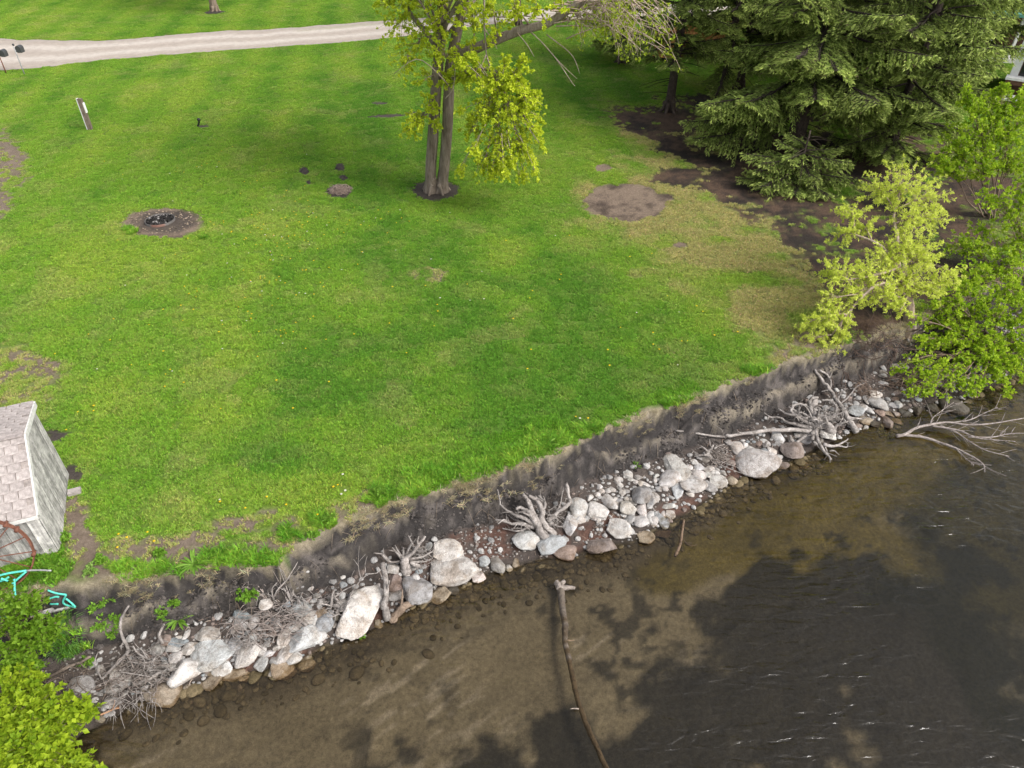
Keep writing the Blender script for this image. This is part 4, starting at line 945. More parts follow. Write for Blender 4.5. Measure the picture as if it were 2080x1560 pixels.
# (px, py, width, height, turn, tone, shape)
RK = """419 1292 50 26 8 p a|434 1328 62 46 -28 p a|481 1314 24 27 0 g o|504 1333 42 40 0 p o|454 1362 38 24 6 w a|380 1362 54 54 0 p o|386 1321 36 22 -6 p a|355 1336 24 24 0 p o|363 1306 34 14 5 b a|324 1318 24 20 0 g o|354 1318 24 14 0 p o|378 1290 13 20 0 w o|339 1299 16 20 0 r o|339 1356 28 16 10 p a|404 1326 18 14 0 r o|245 1367 26 26 0 p o|267 1373 16 22 0 p o|224 1382 24 14 0 g o|168 1395 40 28 0 g o|236 1398 34 26 0 g o|327 1412 62 40 0 n o|224 1427 26 20 0 p o|203 1361 16 14 0 g o|106 1445 28 16 0 g o|434 1386 34 26 -20 n a|474 1374 48 18 -14 n a|498 1378 18 12 0 n o|502 1248 38 15 -6 b o|494 1267 24 20 0 p o|363 1295 14 8 0 w o|142 1396 12 14 0 p o|203 1460 20 14 0 n o|
517 1263 18 20 0 p o|528 1321 22 20 0 p o|534 1349 24 26 -30 p a|548 1327 26 13 -8 p o|566 1314 27 13 -32 p o|579 1332 28 30 0 w o|559 1343 22 18 0 g o|577 1297 20 24 0 p o|590 1301 13 20 0 g o|601 1338 26 19 -15 p a|617 1301 46 46 12 w a|597 1273 28 21 -10 p o|624 1257 24 26 0 p o|639 1257 15 22 0 p o|637 1279 28 14 -8 b o|618 1276 14 14 0 b o|614 1233 32 34 0 b a|662 1270 30 36 20 b a|649 1293 24 22 0 p o|655 1246 20 15 -10 n o|689 1232 22 18 0 p o|651 1224 13 16 0 p o|683 1249 18 20 0 d o|696 1212 11 13 0 w o|541 1224 22 24 0 w a|728 1249 100 54 -52 w a|
806 1186 26 26 10 r a|806 1208 31 20 4 g a|824 1193 20 15 -10 p o|852 1198 48 46 -20 g o|842 1173 18 18 0 w o|825 1172 12 12 0 w o|801 1155 22 17 0 p o|906 1122 50 36 -12 w a|918 1166 78 52 10 p o|896 1211 38 26 -6 n a|921 1200 18 14 0 d o|934 1130 13 20 0 p a|959 1155 9 16 20 g a|972 1173 24 19 -20 p a|985 1142 18 18 0 w o|1008 1147 26 33 -10 g o|770 1269 14 13 0 n o|576 1362 40 27 -14 n o|555 1361 16 22 20 p o|622 1352 30 20 -20 n o|660 1329 18 13 0 n o|497 1374 17 11 0 n o|766 1194 10 16 0 w o|766 1218 14 16 0 b a|
1067 1099 42 29 -25 w o|1114 1103 56 34 -22 b a|1142 1123 42 26 5 r o|1220 1111 48 32 0 r a|1254 1076 41 31 8 w a|1156 1068 24 34 -10 w a|1175 1056 24 18 10 w o|1174 1032 30 36 -8 p o|1217 1039 36 25 10 w o|1234 1020 23 35 -22 p o|1204 1050 13 15 0 w o|1214 1058 10 10 0 w o|1251 1027 13 15 0 w o|1247 1014 12 10 0 w o|1273 1030 29 26 10 w a|1298 1006 35 34 25 g o|1286 1019 14 13 0 w o|1301 1036 18 26 0 p o|1277 1058 22 18 0 g o|1267 1047 18 10 -8 w o|1302 1060 24 22 0 p a|1319 1051 14 22 12 p o|1327 1058 15 16 0 w o|1342 1057 17 26 -25 b a|1360 1047 16 15 0 p a|1347 1045 9 12 0 p o|1309 1094 30 21 -25 n a|1348 1086 30 15 -4 r a|1324 1016 22 22 0 w a|1358 1029 22 11 8 w a|1376 1000 20 26 0 w o|1358 977 33 33 30 p o|1373 952 35 42 -10 p a|1404 988 48 34 18 p o|1436 990 23 25 -30 g o|1455 979 31 20 -4 p a|1417 963 27 15 30 w o|1419 949 16 12 0 w a|1439 954 18 12 0 w a|1438 966 16 12 0 w a|1453 964 14 11 0 w o|1468 961 11 11 0 g o|1400 1003 16 12 0 p o|1274 967 16 14 0 w a|1488 978 20 15 -10 n a|1048 1144 12 16 10 n a|1034 1153 12 13 0 p a|
1534 940 70 46 8 p o|1497 914 24 24 0 p o|1510 905 14 13 0 w o|1521 911 18 11 0 p o|1601 917 42 33 10 r o|1577 888 24 19 10 w o|1578 930 18 12 0 p o|1568 917 16 13 0 w o|1555 918 12 10 0 b o|1680 885 30 22 -20 w a|1636 888 30 24 0 g a|1589 946 20 13 10 r o|1630 945 22 13 0 n o|1735 838 30 22 -20 p a|1751 831 16 16 20 p o|1765 835 14 15 0 p o|1763 815 17 13 0 p o|1774 800 24 15 0 w a|1783 821 36 22 4 g o|1790 838 29 13 -15 r o|1756 855 22 15 0 n o|1799 861 18 25 0 r a|1820 857 20 13 0 n o|1804 841 22 11 -10 n o|1822 824 14 12 0 p a|1929 825 50 34 5 d o|1891 829 22 15 0 d o|1861 835 16 15 0 d o|1824 746 28 14 22 w a|1792 747 12 10 0 p o|1790 764 16 9 0 p o|1792 756 14 8 0 p o|1776 758 10 8 0 w o|1790 779 18 11 0 p o|1845 729 8 8 0 w o|1964 746 34 28 10 b a|1899 762 24 13 0 p o|1895 780 26 10 8 p o|1850 783 14 10 0 p o|2059 746 30 18 0 d o|1774 861 17 13 0 d o|1838 840 20 14 0 d o|1926 765 16 12 0 p o|1870 772 15 11 0 g o|1990 762 20 13 0 n o|2030 752 18 13 0 n o|1946 772 15 11 0 g o"""
rocks = []
for s in RK.replace("\n", "").split("|"):
    a = s.split()
    if len(a) == 7: rocks.append([float(v) for v in a[:5]] + [a[5], a[6]])
LAND = [  # landmarks along the shore from left to right
 (0, 300, "around the left end root tangle"), (300, 400, "just right of the left end root tangle"),
 (400, 478, "between left root tangle and twig pile"), (478, 560, "under the grey twig pile"),
 (560, 640, "between twig pile and long pale slab"), (640, 760, "beside the long pale slab"),
 (760, 815, "touching the upright split log"), (815, 875, "between split log and widest boulder"),
 (875, 1020, "around the widest boulder"), (1020, 1130, "below the claw-shaped stump"),
 (1130, 1200, "just right of the claw-shaped stump"), (1200, 1300, "in left half of white stone heap"),
 (1300, 1372, "in right half of white stone heap"), (1372, 1478, "between white stone heap and small stump"),
 (1478, 1560, "around the big oval boulder"), (1560, 1700, "under the large tangled root wad"),
 (1700, 1812, "right of the forked grey trunk"), (1812, 2200, "under the bush over the water")]
SHAPE = dict(o="rounded", a="angular")
def sizew(w): return "tiny" if w < 15 else "small" if w < 22 else "medium" if w < 32 else "large" if w < 48 else "very large"
ORD = ["first", "second", "third", "fourth", "fifth", "sixth", "seventh", "eighth", "ninth", "tenth", "eleventh"] + ["next"] * 20
FIX = {(728, 1249): "long pale angular slab, the longest stone on the shore", (918, 1166): "widest pale boulder on the shore, at the water's edge", (1534, 940): "big oval pale boulder at the water, left of the large root wad",
       (380, 1362): "big round pale boulder at the water right of the left root tangle", (617, 1301): "large white triangular boulder between twig pile and long slab", (1114, 1103): "flat blue-grey boulder under the claw-shaped stump",
       (1929, 825): "large dark wet boulder in the water under the green bush", (852, 1198): "large grey egg-shaped boulder right of the upright split log"}
def place_stone(px, py, w, h, rot, tone, shp, label, group, rng, name="stone", base=None):
    P = on(px, py) if base is None else base
    k = mpp(P)
    a, b = w * k * .64, h * k * .64
    dep = math.atan2(CAMZ - P[2], P[1])                       # how steeply the camera looks down here
    c = 0.58 * min(a, b)
    bb = max(0.5 * b, math.sqrt(max(b * b - (c * math.cos(dep)) ** 2, 0.01 * b * b)) / math.sin(dep))
    th = -math.radians(rot)
    ms = (ROUND if shp == 'o' else ANGLE)[rng.integers(10)]
    o = bpy.data.objects.new(name, ms); COL.objects.link(o)
    up = c * (0.42 if base is None else 0.42)
    o.location = (P[0], P[1] - up * 0.3, P[2] + up)
    o.scale = (a * 1.10, bb * 1.10, c * 1.15)
    o.rotation_euler = (rng.normal(0, .12), rng.normal(0, .12), th)
    v = 0.88 + 0.24 * rng.random()
    o.color = (*(np.array(TONES[tone][1]) * v * (1 + rng.normal(0, .008, 3) + rng.normal(0, .02) * np.array([1, 0, -1]))), 1)
    tag(o, label, "stone", group)
    return o
r = np.random.default_rng(600)
taken = []
for R in rocks: taken.append((R[0], R[1], max(R[2], R[3]) * .5))
FILL = [(230, 1400, 110, 38, 15), (430, 1330, 120, 56, 60), (580, 1285, 100, 60, 50), (700, 1225, 70, 50, 9), (850, 1180, 70, 40, 9), (1320, 990, 80, 24, 44), (1250, 1005, 36, 20, 14), (1430, 960, 44, 18, 10),
        (1540, 905, 50, 16, 10), (1790, 835, 60, 32, 16), (1930, 780, 120, 26, 18), (1620, 905, 60, 24, 6)]
for cx, cy, rx, ry, n in FILL:
    c = 0; tries = 0
    while c < n and tries < 600:
        tries += 1
        px, py = r.normal(cx, rx * .5), r.normal(cy, ry * .45)
        py -= 0.40 * (px - cx) * (0 if rx < 60 else 1)
        q = r.uniform(7, 14)
        if any((px - a) ** 2 + (py - b) ** 2 < (v * .8 + q * .35) ** 2 for a, b, v in taken): continue
        P = on(px, py)
        if P[2] < WZ - .1 or P[1] > shore(P[0])[1] + .25: continue
        taken.append((px, py, q * .5)); c += 1
        rocks.append([px, py, q, q * r.uniform(.6, .95), r.uniform(-60, 60), "wwppg"[r.integers(5)] if 1200 < px < 1480 else "ppggrb"[r.integers(6)], "oa"[r.integers(2)]])
order = sorted(range(len(rocks)), key=lambda k: -rocks[k][2] * rocks[k][3])
single, mass = order[:295], order[295:]
bucket = {}
for k in single:
    R = rocks[k]
    lm = [t for a, b, t in LAND if a <= R[0] < b][0]
    bucket.setdefault((sizew(max(R[2], R[3])), R[5], R[6], lm), []).append(k)
LAB = {}
for (sz, tn, shp, lm), ks in bucket.items():
    ks = sorted(ks, key=lambda k: rocks[k][0])
    base = f"{sz} {SHAPE[shp]} {TONES[tn][0]} stone {lm}"
    for j, k in enumerate(ks):
        LAB[k] = base if len(ks) == 1 else ("leftmost " if j == 0 else "rightmost " if j == len(ks) - 1 else f"{ORD[j]} from left ") + base
for k in sorted(single):
    R = rocks[k]
    place_stone(*R, FIX.get((int(R[0]), int(R[1])), LAB[k]), "stones along the shore", r)
acc = Acc(); V8, F8 = ico(2)
for k in mass:                                                # the smallest ones together
    R = rocks[k]; P = on(R[0], R[1]); m = mpp(P) * .5
    acc.add(V8 * (1 + .3 * vn3(V8, 1.7, 3000 + k))[:, None] * np.array([R[2], R[3], .6 * R[3]]) * m + P + [0, 0, .25 * R[3] * m], None, F8, np.array(TONES[R[5]][1]) * r.uniform(.7, 1))
V8s = []
for q in range(8):
    g_ = np.random.default_rng(4000 + q); N = nrm(g_.normal(size=(11, 3))); dd = g_.uniform(.6, 1, 11)
    rad = np.clip(np.sum((np.maximum(V8 @ N.T, 0) / dd) ** 22, 1) ** (-1 / 22), .5, 1.2); V8s.append(V8 * rad[:, None])
x = r.uniform(-8.2, 15.5, 3400); a, e, w = shore(x); u = r.random(3400) ** .8; y = e + .03 - (e - w) * u
zz = ter(x, y); pxx, pyy = proj(x, y, zz); dn = fbm(x, y, 1.0, 110, 3)
prob = np.interp(pxx, [0, 250, 330, 480, 560, 690, 760, 860, 900, 1040, 1110, 1180, 1240, 1480, 1560, 1720, 1760, 1860, 2080], [.3, .5, 1, 1, .8, .9, .8, .9, .35, .2, .3, .6, 1, 1, .8, .5, .9, .7, .6])
nm_ = 0
for i in np.argsort(r.random(3400)):
    if r.random() > prob[i] * sst(.38, .5, dn[i]) or nm_ > 460: continue
    q = r.uniform(5, 12) if r.random() < .7 else r.uniform(11, 18)
    if any((pxx[i] - A_) ** 2 + (pyy[i] - B_) ** 2 < (C_ * .72 + q * .42) ** 2 for A_, B_, C_ in taken): continue
    taken.append((pxx[i], pyy[i], q * .5)); m = mpp((x[i], y[i], zz[i])) * .55; th = r.random() * 6.28; ca, sa = math.cos(th), math.sin(th)
    v = V8s[r.integers(8)] * np.array([q, q * r.uniform(.6, 1), q * .6]) * m
    acc.add(np.c_[v[:, 0] * ca - v[:, 1] * sa, v[:, 0] * sa + v[:, 1] * ca, v[:, 2]] + np.array([x[i], y[i], zz[i] + q * m * .22]), None, F8, np.array(TONES["wwppgr"[r.integers(6)]][1]) * r.uniform(.7, 1.05)); nm_ += 1
stuff(acc.obj("pebbles", M['earth'], None, False))
# stones lying under the shallow water, one mass
acc = Acc(); V8, F8 = ico(2)
Vs = [V8 * (1 + .25 * vn3(V8, 1.6, 1200 + k))[:, None] for k in range(6)]
n = 0
x = r.uniform(-8, 16, 2600); ww = shore(x)[2]; d = np.minimum(r.exponential(.26, 2600), r.uniform(.2, 1.0, 2600)) + .02
pxx, pyy = proj(x, ww - d, np.full(2600, WZ - .2))
dens = fbm(x, ww - d, 1.3, 95, 3)
for i in range(2600):
    if not (-100 < pxx[i] < 2150) or dens[i] < .40 + .25 * r.random(): continue
    y = ww[i] - d[i]; s = r.uniform(.02, .075) * (2.0 if r.random() < .10 else 1)
    th = r.random() * 6.28; ca, sa = math.cos(th), math.sin(th)
    v = Vs[r.integers(6)] * np.array([s, s * r.uniform(.5, 1), s * .42])
    v = np.c_[v[:, 0] * ca - v[:, 1] * sa, v[:, 0] * sa + v[:, 1] * ca, v[:, 2]] + np.array([x[i], y, min(float(ter(x[i], y)), WZ - .02) + s * .12])
    t = r.random()
    acc.add(v, None, F8, mixc((0.085, 0.066, 0.034), (0.185, 0.145, 0.085), t))
stuff(acc.obj("submerged_stones", M['earth']))
# coarse gravel between the stones above the water
acc = Acc(); V4, F4 = ico(1)
x = r.uniform(-8, 15.5, 5200); a, e, w = shore(x); u = r.random(5200); y = e - .05 + (w - e) * u
pxx, pyy = proj(x, y, np.full(5200, -1.1)); dens = fbm(x, y, .9, 96, 3)
for i in range(5200):
    if dens[i] < .42 + .2 * r.random(): continue
    s = r.uniform(.008, .035); v = V4 * (s * (1 + .35 * r.normal(size=(len(V4), 1)) * .5)) * np.array([1, r.uniform(.6, 1), .6])
    g = r.uniform(.5, 1.1)
    acc.add(v + np.array([x[i], y[i], float(ter(x[i], y[i])) + s * .2]), None, F4, np.array((.34, .31, .285)) * g)
stuff(acc.obj("shore_gravel", M['earth']))

# clods of soil on the bank face
acc = Acc(); V1, F1 = ico(1)
x = r.uniform(-9, 14.5, 9000); a, e, w = shore(x); u = r.random(9000) ** .9; y = a - .06 - (a - e) * u * 1.1
dens = fbm(x, y, .5, 100, 3)
for i in range(9000):
    if dens[i] < .36 + .22 * r.random(): continue
    q = r.uniform(.008, .036) * (1.9 if r.random() < .07 else 1)
    v = V1 * q * (1 + .25 * r.normal(size=(len(V1), 1))) * np.array([1, r.uniform(.6, 1), .7])
    acc.add(v + np.array([x[i], y[i], float(ter(x[i], y[i])) + q * .1]), None, F1, np.array((.075, .066, .061)) * r.uniform(.4, 1.7))
stuff(acc.obj("soil_clods", M['earth'], None, False))
# hair roots hanging out of the bank
n = 260; x = r.uniform(-9, 14, n); a, e, w = shore(x); y = a - .04 - (a - e) * r.random(n) * .7
z = ter(x, y) + .015; l = r.uniform(.05, .28, n); az = r.normal(-1.57, .9, n)
Pa = np.c_[x, y, z]; Pb = Pa + np.c_[np.cos(az) * l, np.sin(az) * l, np.zeros(n)]
Pb[:, 2] = ter(Pb[:, 0], Pb[:, 1]) + .02
A = Acc(); V, Q, T = tubes(np.stack([Pa, (Pa + Pb) / 2 + [0, 0, .03], Pb], 1), np.full((n, 3), .0025) * r.uniform(.5, 1.8, (n, 1)), 3, 0, r)
A.add(V, Q, T, np.repeat(mixc((.35, .28, .22), (1.3, 1.15, .95), r.random(n)), 11, 0)); stuff(A.obj("hair_roots", M['drift']))

# ------------------------------------------------------------------ driftwood
def tangle(aw, cen, rx, ry, rz, n, r0, r1, rng, length=1.0, arc=.5, col=(1, 1, 1), vary=.3):
    """n curling roots or twigs inside a flattened ball"""
    cen = np.asarray(cen, float)
    A = cen + nrm(rng.normal(size=(n, 3))) * (rng.random((n, 1)) ** .5) * np.array([rx, ry, rz]) * .9
    az = rng.random(n) * 6.28
    D = np.c_[np.cos(az), np.sin(az) * ry / rx, rng.normal(0, .35, n)] * (length * (0.5 + rng.random(n)))[:, None] * rx
    Cc = A + D
    q = (Cc - cen) / (np.array([rx, ry, rz]) * 1.15); m = np.linalg.norm(q, axis=1, keepdims=True)
    Cc = cen + (Cc - cen) / np.maximum(m, 1)
    Bm = (A + Cc) / 2 + rng.normal(size=(n, 3)) * np.linalg.norm(D, axis=1)[:, None] * arc + np.array([0, 0, rz * .3])
    P = quad_bez(A, Bm, Cc, 8)
    P[..., 2] = np.maximum(P[..., 2], ter(P[..., 0], P[..., 1]) + .01)
    R = np.linspace(r0, r1, 8)[None] * (1 + vary * rng.normal(size=(n, 1))).clip(.4, 2)
    V, Q, T = tubes(P, R, 5, .12, rng)
    cv = np.repeat(0.75 + .5 * rng.random(n), 8 * 5 + 2)[:, None] * np.asarray(col)
    aw.add(V, Q, T, cv)
def roots(acc, L, rng, sides=7, n=14, k=None, col=(1, 1, 1), rough=.14):
    """L: list of (points [(px, py, dz)], r0 px, r1 px)"""
    for pts, a, b in L:
        P = [on(p[0], p[1], 0) if len(p) < 3 else on(p[0], p[1], p[2]) for p in pts]
        s = mpp(P[0]); m = max(n, 12)
        Q0 = spl(P, m); t = np.linspace(0, 1, m)
        Ln = np.linalg.norm(np.diff(Q0, axis=0), axis=1).sum()
        ph = rng.random(6) * 50
        wob = np.stack([fbm(t * Ln * 5 + ph[j], t * 0 + ph[j + 3], 1.0, 31, 3) - .5 for j in range(3)], 1)
        Q0 = Q0 + wob * np.minimum(1, t * 4)[:, None] * (0.7 * a * s + 0.05 * min(Ln, 1.0))
        Rr = (a + (b - a) * t ** .8) * s * .72 * (1 + .55 * (fbm(t * Ln * 7 + ph[0], t * 0 + ph[1], 1.0, 33, 3) - .5))
        V, Qd, T_ = tubes(Q0, Rr, sides, rough, rng)
        cv = np.repeat(.62 + .76 * fbm(t * Ln * 6 + ph[2], t * 0 + ph[3], 1.0, 35, 3), sides)
        cv = np.concatenate([cv, [.7, .5]])[:, None] * np.asarray(col) * rng.uniform(.8, 1.12)
        acc.add(V, Qd, T_, cv)
        if k is None and a > 2.2 and m > 5 and Ln > .15:
            for j in range(rng.integers(1, 4)):
                i = rng.integers(m // 3, m - 1); tg = nrm(Q0[i] - Q0[i - 1]); d = nrm(np.cross(tg, rng.normal(size=3))) * .8 + tg * .7
                l = rng.uniform(.05, .16) + Rr[i] * 3
                e = Q0[i] + d * l; V, Qd, T_ = tubes(quad_bez(Q0[i][None], ((Q0[i] + e) / 2 + rng.normal(0, .02, 3))[None], e[None], 6)[0], np.linspace(Rr[i] * .5, Rr[i] * .18, 6), 5, .2, rng)
                acc.add(V, Qd, T_, np.asarray(col) * rng.uniform(.6, 1.1))

# claw-shaped stump
r = np.random.default_rng(700)
c = on(1096, 1072, .12)
T = thing("driftwood_stump", "claw-shaped grey driftwood stump with thick roots spread upward at the bank", "driftwood", on(1096, 1080))
A1, A2, A3 = Acc(), Acc(), Acc()
roots(A1, [([(1112, 1100, .02), (1102, 1082, .16), (1090, 1060, .30), (1086, 1046, .36)], 16, 8), ([(1125, 1085, .03), (1110, 1070, .2), (1100, 1050, .32)], 11, 7)], r, 10, 14)
roots(A2, [([(1094, 1070, .2), (1078, 1046, .36), (1062, 1034, .42), (1046, 1033, .46)], 10, 4), ([(1088, 1060, .25), (1078, 1030, .42), (1068, 1012, .5), (1064, 1003, .52)], 9, 4),
    ([(1098, 1062, .25), (1100, 1036, .42), (1086, 1014, .5), (1071, 1006, .55)], 10, 5), ([(1086, 1070, .15), (1060, 1066, .22), (1034, 1062, .25), (1005, 1058, .28)], 8, 2.5), ([(1086, 1066, .2), (1056, 1050, .3), (1036, 1041, .34), (1016, 1026, .40)], 7, 2.5),
    ([(1112, 1060, .15), (1130, 1042, .24), (1146, 1030, .3), (1156, 1019, .36), (1152, 998, .42), (1149, 982, .44)], 7, 4.5), ([(1120, 1056, .15), (1136, 1028, .3), (1142, 1004, .36), (1144, 988, .38)], 2.6, 1.2), ([(1040, 1064, .2), (1024, 1055, .3), (1012, 1064, .3)], 3, 1.2), ([(1098, 1040, .4), (1106, 1022, .46), (1094, 1006, .5)], 6, 3), ([(1080, 1066, .15), (1062, 1076, .12), (1040, 1078, .1), (1020, 1072, .1)], 5, 1.5), ([(1016, 1026, .4), (1014, 1012, .42), (1010, 995, .44)], 3, 1.5)], r, 8, 16)
tangle(A3, on(1090, 1060, .15), .55, .35, .22, 60, .008, .003, r, .6)
tangle(A3, on(1130, 1060, .05), .30, .25, .12, 30, .006, .003, r, .6)
A1.obj("stump", M['drift'], T); A2.obj("roots", M['drift'], T); A3.obj("rootlets", M['drift'], T)

# stump beside the split log
r = np.random.default_rng(701)
T = thing("driftwood_stump", "bleached driftwood stump with a mop of thin roots above the split log", "driftwood", on(824, 1155))
A1, A2, A3 = Acc(), Acc(), Acc()
roots(A1, [([(826, 1165, .02), (824, 1150, .12), (822, 1134, .24)], 17, 11)], r, 10, 10)
roots(A2, [([(820, 1136, .22), (836, 1126, .3), (852, 1108, .36), (865, 1087, .42)], 8, 3.5), ([(840, 1120, .3), (838, 1106, .34), (830, 1088, .4)], 3.5, 1.8), ([(816, 1136, .2), (806, 1124, .28), (798, 1112, .32)], 4, 1.8), ([(834, 1142, .15), (848, 1148, .12), (856, 1154, .06)], 7, 4), ([(830, 1136, .2), (856, 1132, .2), (878, 1120, .2), (884, 1104, .24)], 3.5, 1.5), ([(832, 1140, .16), (858, 1142, .14), (876, 1136, .12)], 3, 1.4), ([(812, 1140, .15), (796, 1142, .16), (784, 1136, .2)], 4, 2), ([(790, 1140, .2), (780, 1130, .26), (776, 1122, .3)], 6, 5)], r, 7, 12)
tangle(A3, on(850, 1128, .1), .36, .26, .16, 70, .006, .0025, r, .6)
A1.obj("stump", M['drift'], T); A2.obj("roots", M['drift'], T); A3.obj("rootlets", M['drift'], T)

# split log set upright on the stones, with a hollow cut limb
r = np.random.default_rng(702)
T = thing("driftwood_log", "short split grey log with a hollow cut limb, standing in the stones at the water", "driftwood", on(786, 1262))
A1, A2, A3 = Acc(), Acc(), Acc()
roots(A1, [([(786, 1260, .06), (784, 1232, .18), (782, 1195, .26), (779, 1146, .34)], 12, 7)], r, 9, 18, rough=.2)
roots(A2, [([(792, 1262, .0), (804, 1248, .08), (820, 1234, .12), (838, 1222, .16)], 12, 9)], r, 10, 12, col=(.75, .62, .5))
roots(A2, [([(838, 1222, .16), (839, 1221, .165)], 7, 7)], r, 10, 3, col=(.12, .1, .09))
roots(A3, [([(782, 1180, .28), (772, 1166, .34), (766, 1150, .34)], 2, .8), ([(783, 1200, .24), (774, 1210, .2)], 3, 1)], r, 5, 8)
A1.obj("log", M['drift'], T); A2.obj("limb", M['drift'], T); A3.obj("twigs", M['drift'], T)

# large root wad
r = np.random.default_rng(703)
T = thing("driftwood_root_wad", "large tangled root wad of grey driftwood with a long thin pole toward the left", "driftwood", on(1650, 880))
A1, A2, A3, A4 = Acc(), Acc(), Acc(), Acc()
roots(A1, [([(1690, 880, .10), (1672, 862, .22), (1650, 846, .34)], 16, 10), ([(1650, 872, .1), (1672, 858, .25)], 12, 9), ([(1655, 812, .3), (1652, 830, .34), (1662, 846, .36), (1690, 850, .34)], 9, 7)], r, 9, 12)
roots(A2, [([(1660, 868, .2), (1645, 824, .4), (1646, 812, .42), (1664, 806, .42)], 7, 4), ([(1658, 866, .2), (1622, 850, .3), (1606, 834, .36), (1614, 824, .4), (1640, 822, .4)], 6, 2.5), ([(1650, 870, .2), (1610, 862, .25), (1586, 850, .25), (1566, 846, .25), (1560, 854, .2)], 6, 2), ([(1640, 850, .3), (1604, 842, .35), (1580, 832, .3)], 5, 2), ([(1650, 850, .3), (1618, 836, .38), (1600, 826, .4)], 4, 2),
    ([(1655, 870, .2), (1662, 896, .2), (1676, 914, .22), (1686, 928, .2), (1688, 934, .15)], 7, 2.5), ([(1672, 902, .22), (1696, 906, .25), (1712, 898, .26), (1724, 890, .28)], 5, 1.6), ([(1684, 916, .22), (1696, 916, .2), (1704, 924, .16)], 3, 1.2), ([(1676, 908, .2), (1680, 922, .16), (1674, 934, .12)], 3, 1.2), ([(1652, 876, .2), (1650, 892, .2), (1660, 904, .2)], 6, 4), ([(1690, 876, .2), (1706, 862, .3), (1740, 848, .4)], 5, 2), ([(1700, 905, .25), (1718, 908, .2), (1722, 900, .2)], 2.5, 1), ([(1690, 850, .3), (1700, 830, .36), (1690, 815, .4), (1668, 812, .42)], 5, 3), ([(1640, 884, .1), (1612, 900, .1), (1604, 884, .12)], 5, 2.5)], r, 7, 14)
tangle(A3, on(1640, 850, .2), .62, .40, .26, 90, .015, .005, r, .55, .5)
tangle(A3, on(1690, 850, .2), .40, .34, .26, 60, .012, .004, r, .6, .5)
tangle(A3, on(1655, 875, .15), .40, .30, .2, 60, .007, .003, r, .7, .5)
roots(A4, [([(1660, 876, .16), (1607, 874, .2), (1539, 878, .2), (1480, 885, .14), (1468, 886, .13), (1418, 881, .08), (1371, 875, .04)], 6.5, 2.2)], r, 7, 30)
roots(A4, [([(1470, 886, .12), (1466, 874, .2), (1452, 862, .24)], 1.2, .6), ([(1540, 878, .2), (1530, 868, .28)], 1.2, .6)], r, 4, 6)
A1.obj("stump", M['drift'], T); A2.obj("roots", M['drift'], T); A3.obj("rootlets", M['drift'], T); A4.obj("pole", M['drift'], T)

# driftwood trunk lying up the bank
r = np.random.default_rng(704)
T = thing("driftwood_log", "bare grey forked driftwood trunk leaning up the soil bank by the root wad", "driftwood", on(1735, 875))
A1, A2 = Acc(), Acc()
roots(A1, [([(1740, 878, .06), (1722, 850, .22), (1704, 820, .26), (1690, 796, .22), (1672, 777, .2), (1660, 756, .12), (1655, 750, .08)], 9, 3.2)], r, 9, 26)
roots(A2, [([(1686, 788, .22), (1686, 774, .26), (1678, 760, .24), (1664, 752, .12)], 3.6, 2.4), ([(1690, 796, .24), (1683, 790, .3), (1680, 782, .34)], 4.5, 3), ([(1706, 822, .26), (1722, 806, .3), (1736, 790, .3), (1756, 778, .3)], 3, 1), ([(1716, 844, .24), (1736, 850, .24), (1758, 848, .2)], 4, 2), ([(1700, 818, .26), (1706, 800, .32), (1722, 790, .34)], 2, .8)], r, 6, 12)
A1.obj("log", M['drift'], T); A2.obj("branches", M['drift'], T)

# small stump left of the oval boulder
r = np.random.default_rng(705)
T = thing("driftwood_stump", "small pale driftwood stump with fibrous roots left of the oval boulder", "driftwood", on(1435, 930))
A1, A2 = Acc(), Acc()
roots(A1, [([(1442, 930, .02), (1436, 922, .1), (1428, 924, .14)], 9, 6), ([(1436, 922, .1), (1446, 910, .18), (1450, 903, .2)], 6, 2), ([(1432, 924, .12), (1420, 926, .12), (1411, 928, .12)], 4, 1.5), ([(1440, 918, .14), (1430, 910, .2), (1424, 905, .22)], 4, 1.5), ([(1450, 912, .16), (1460, 906, .2), (1472, 902, .22)], 3, 1.2)], r, 7, 10)
tangle(A2, on(1462, 930, .08), .34, .26, .13, 70, .006, .0025, r, .7, .5, (1.1, 1.05, 1))
roots(A2, [([(1450, 936, .1), (1490, 956, .1), (1530, 968, .08), (1560, 964, .06)], 1.4, .7), ([(1440, 930, .1), (1470, 940, .14), (1500, 950, .1)], 1.6, .8)], r, 4, 12)
A1.obj("stump", M['drift'], T); A2.obj("rootlets", M['drift'], T)

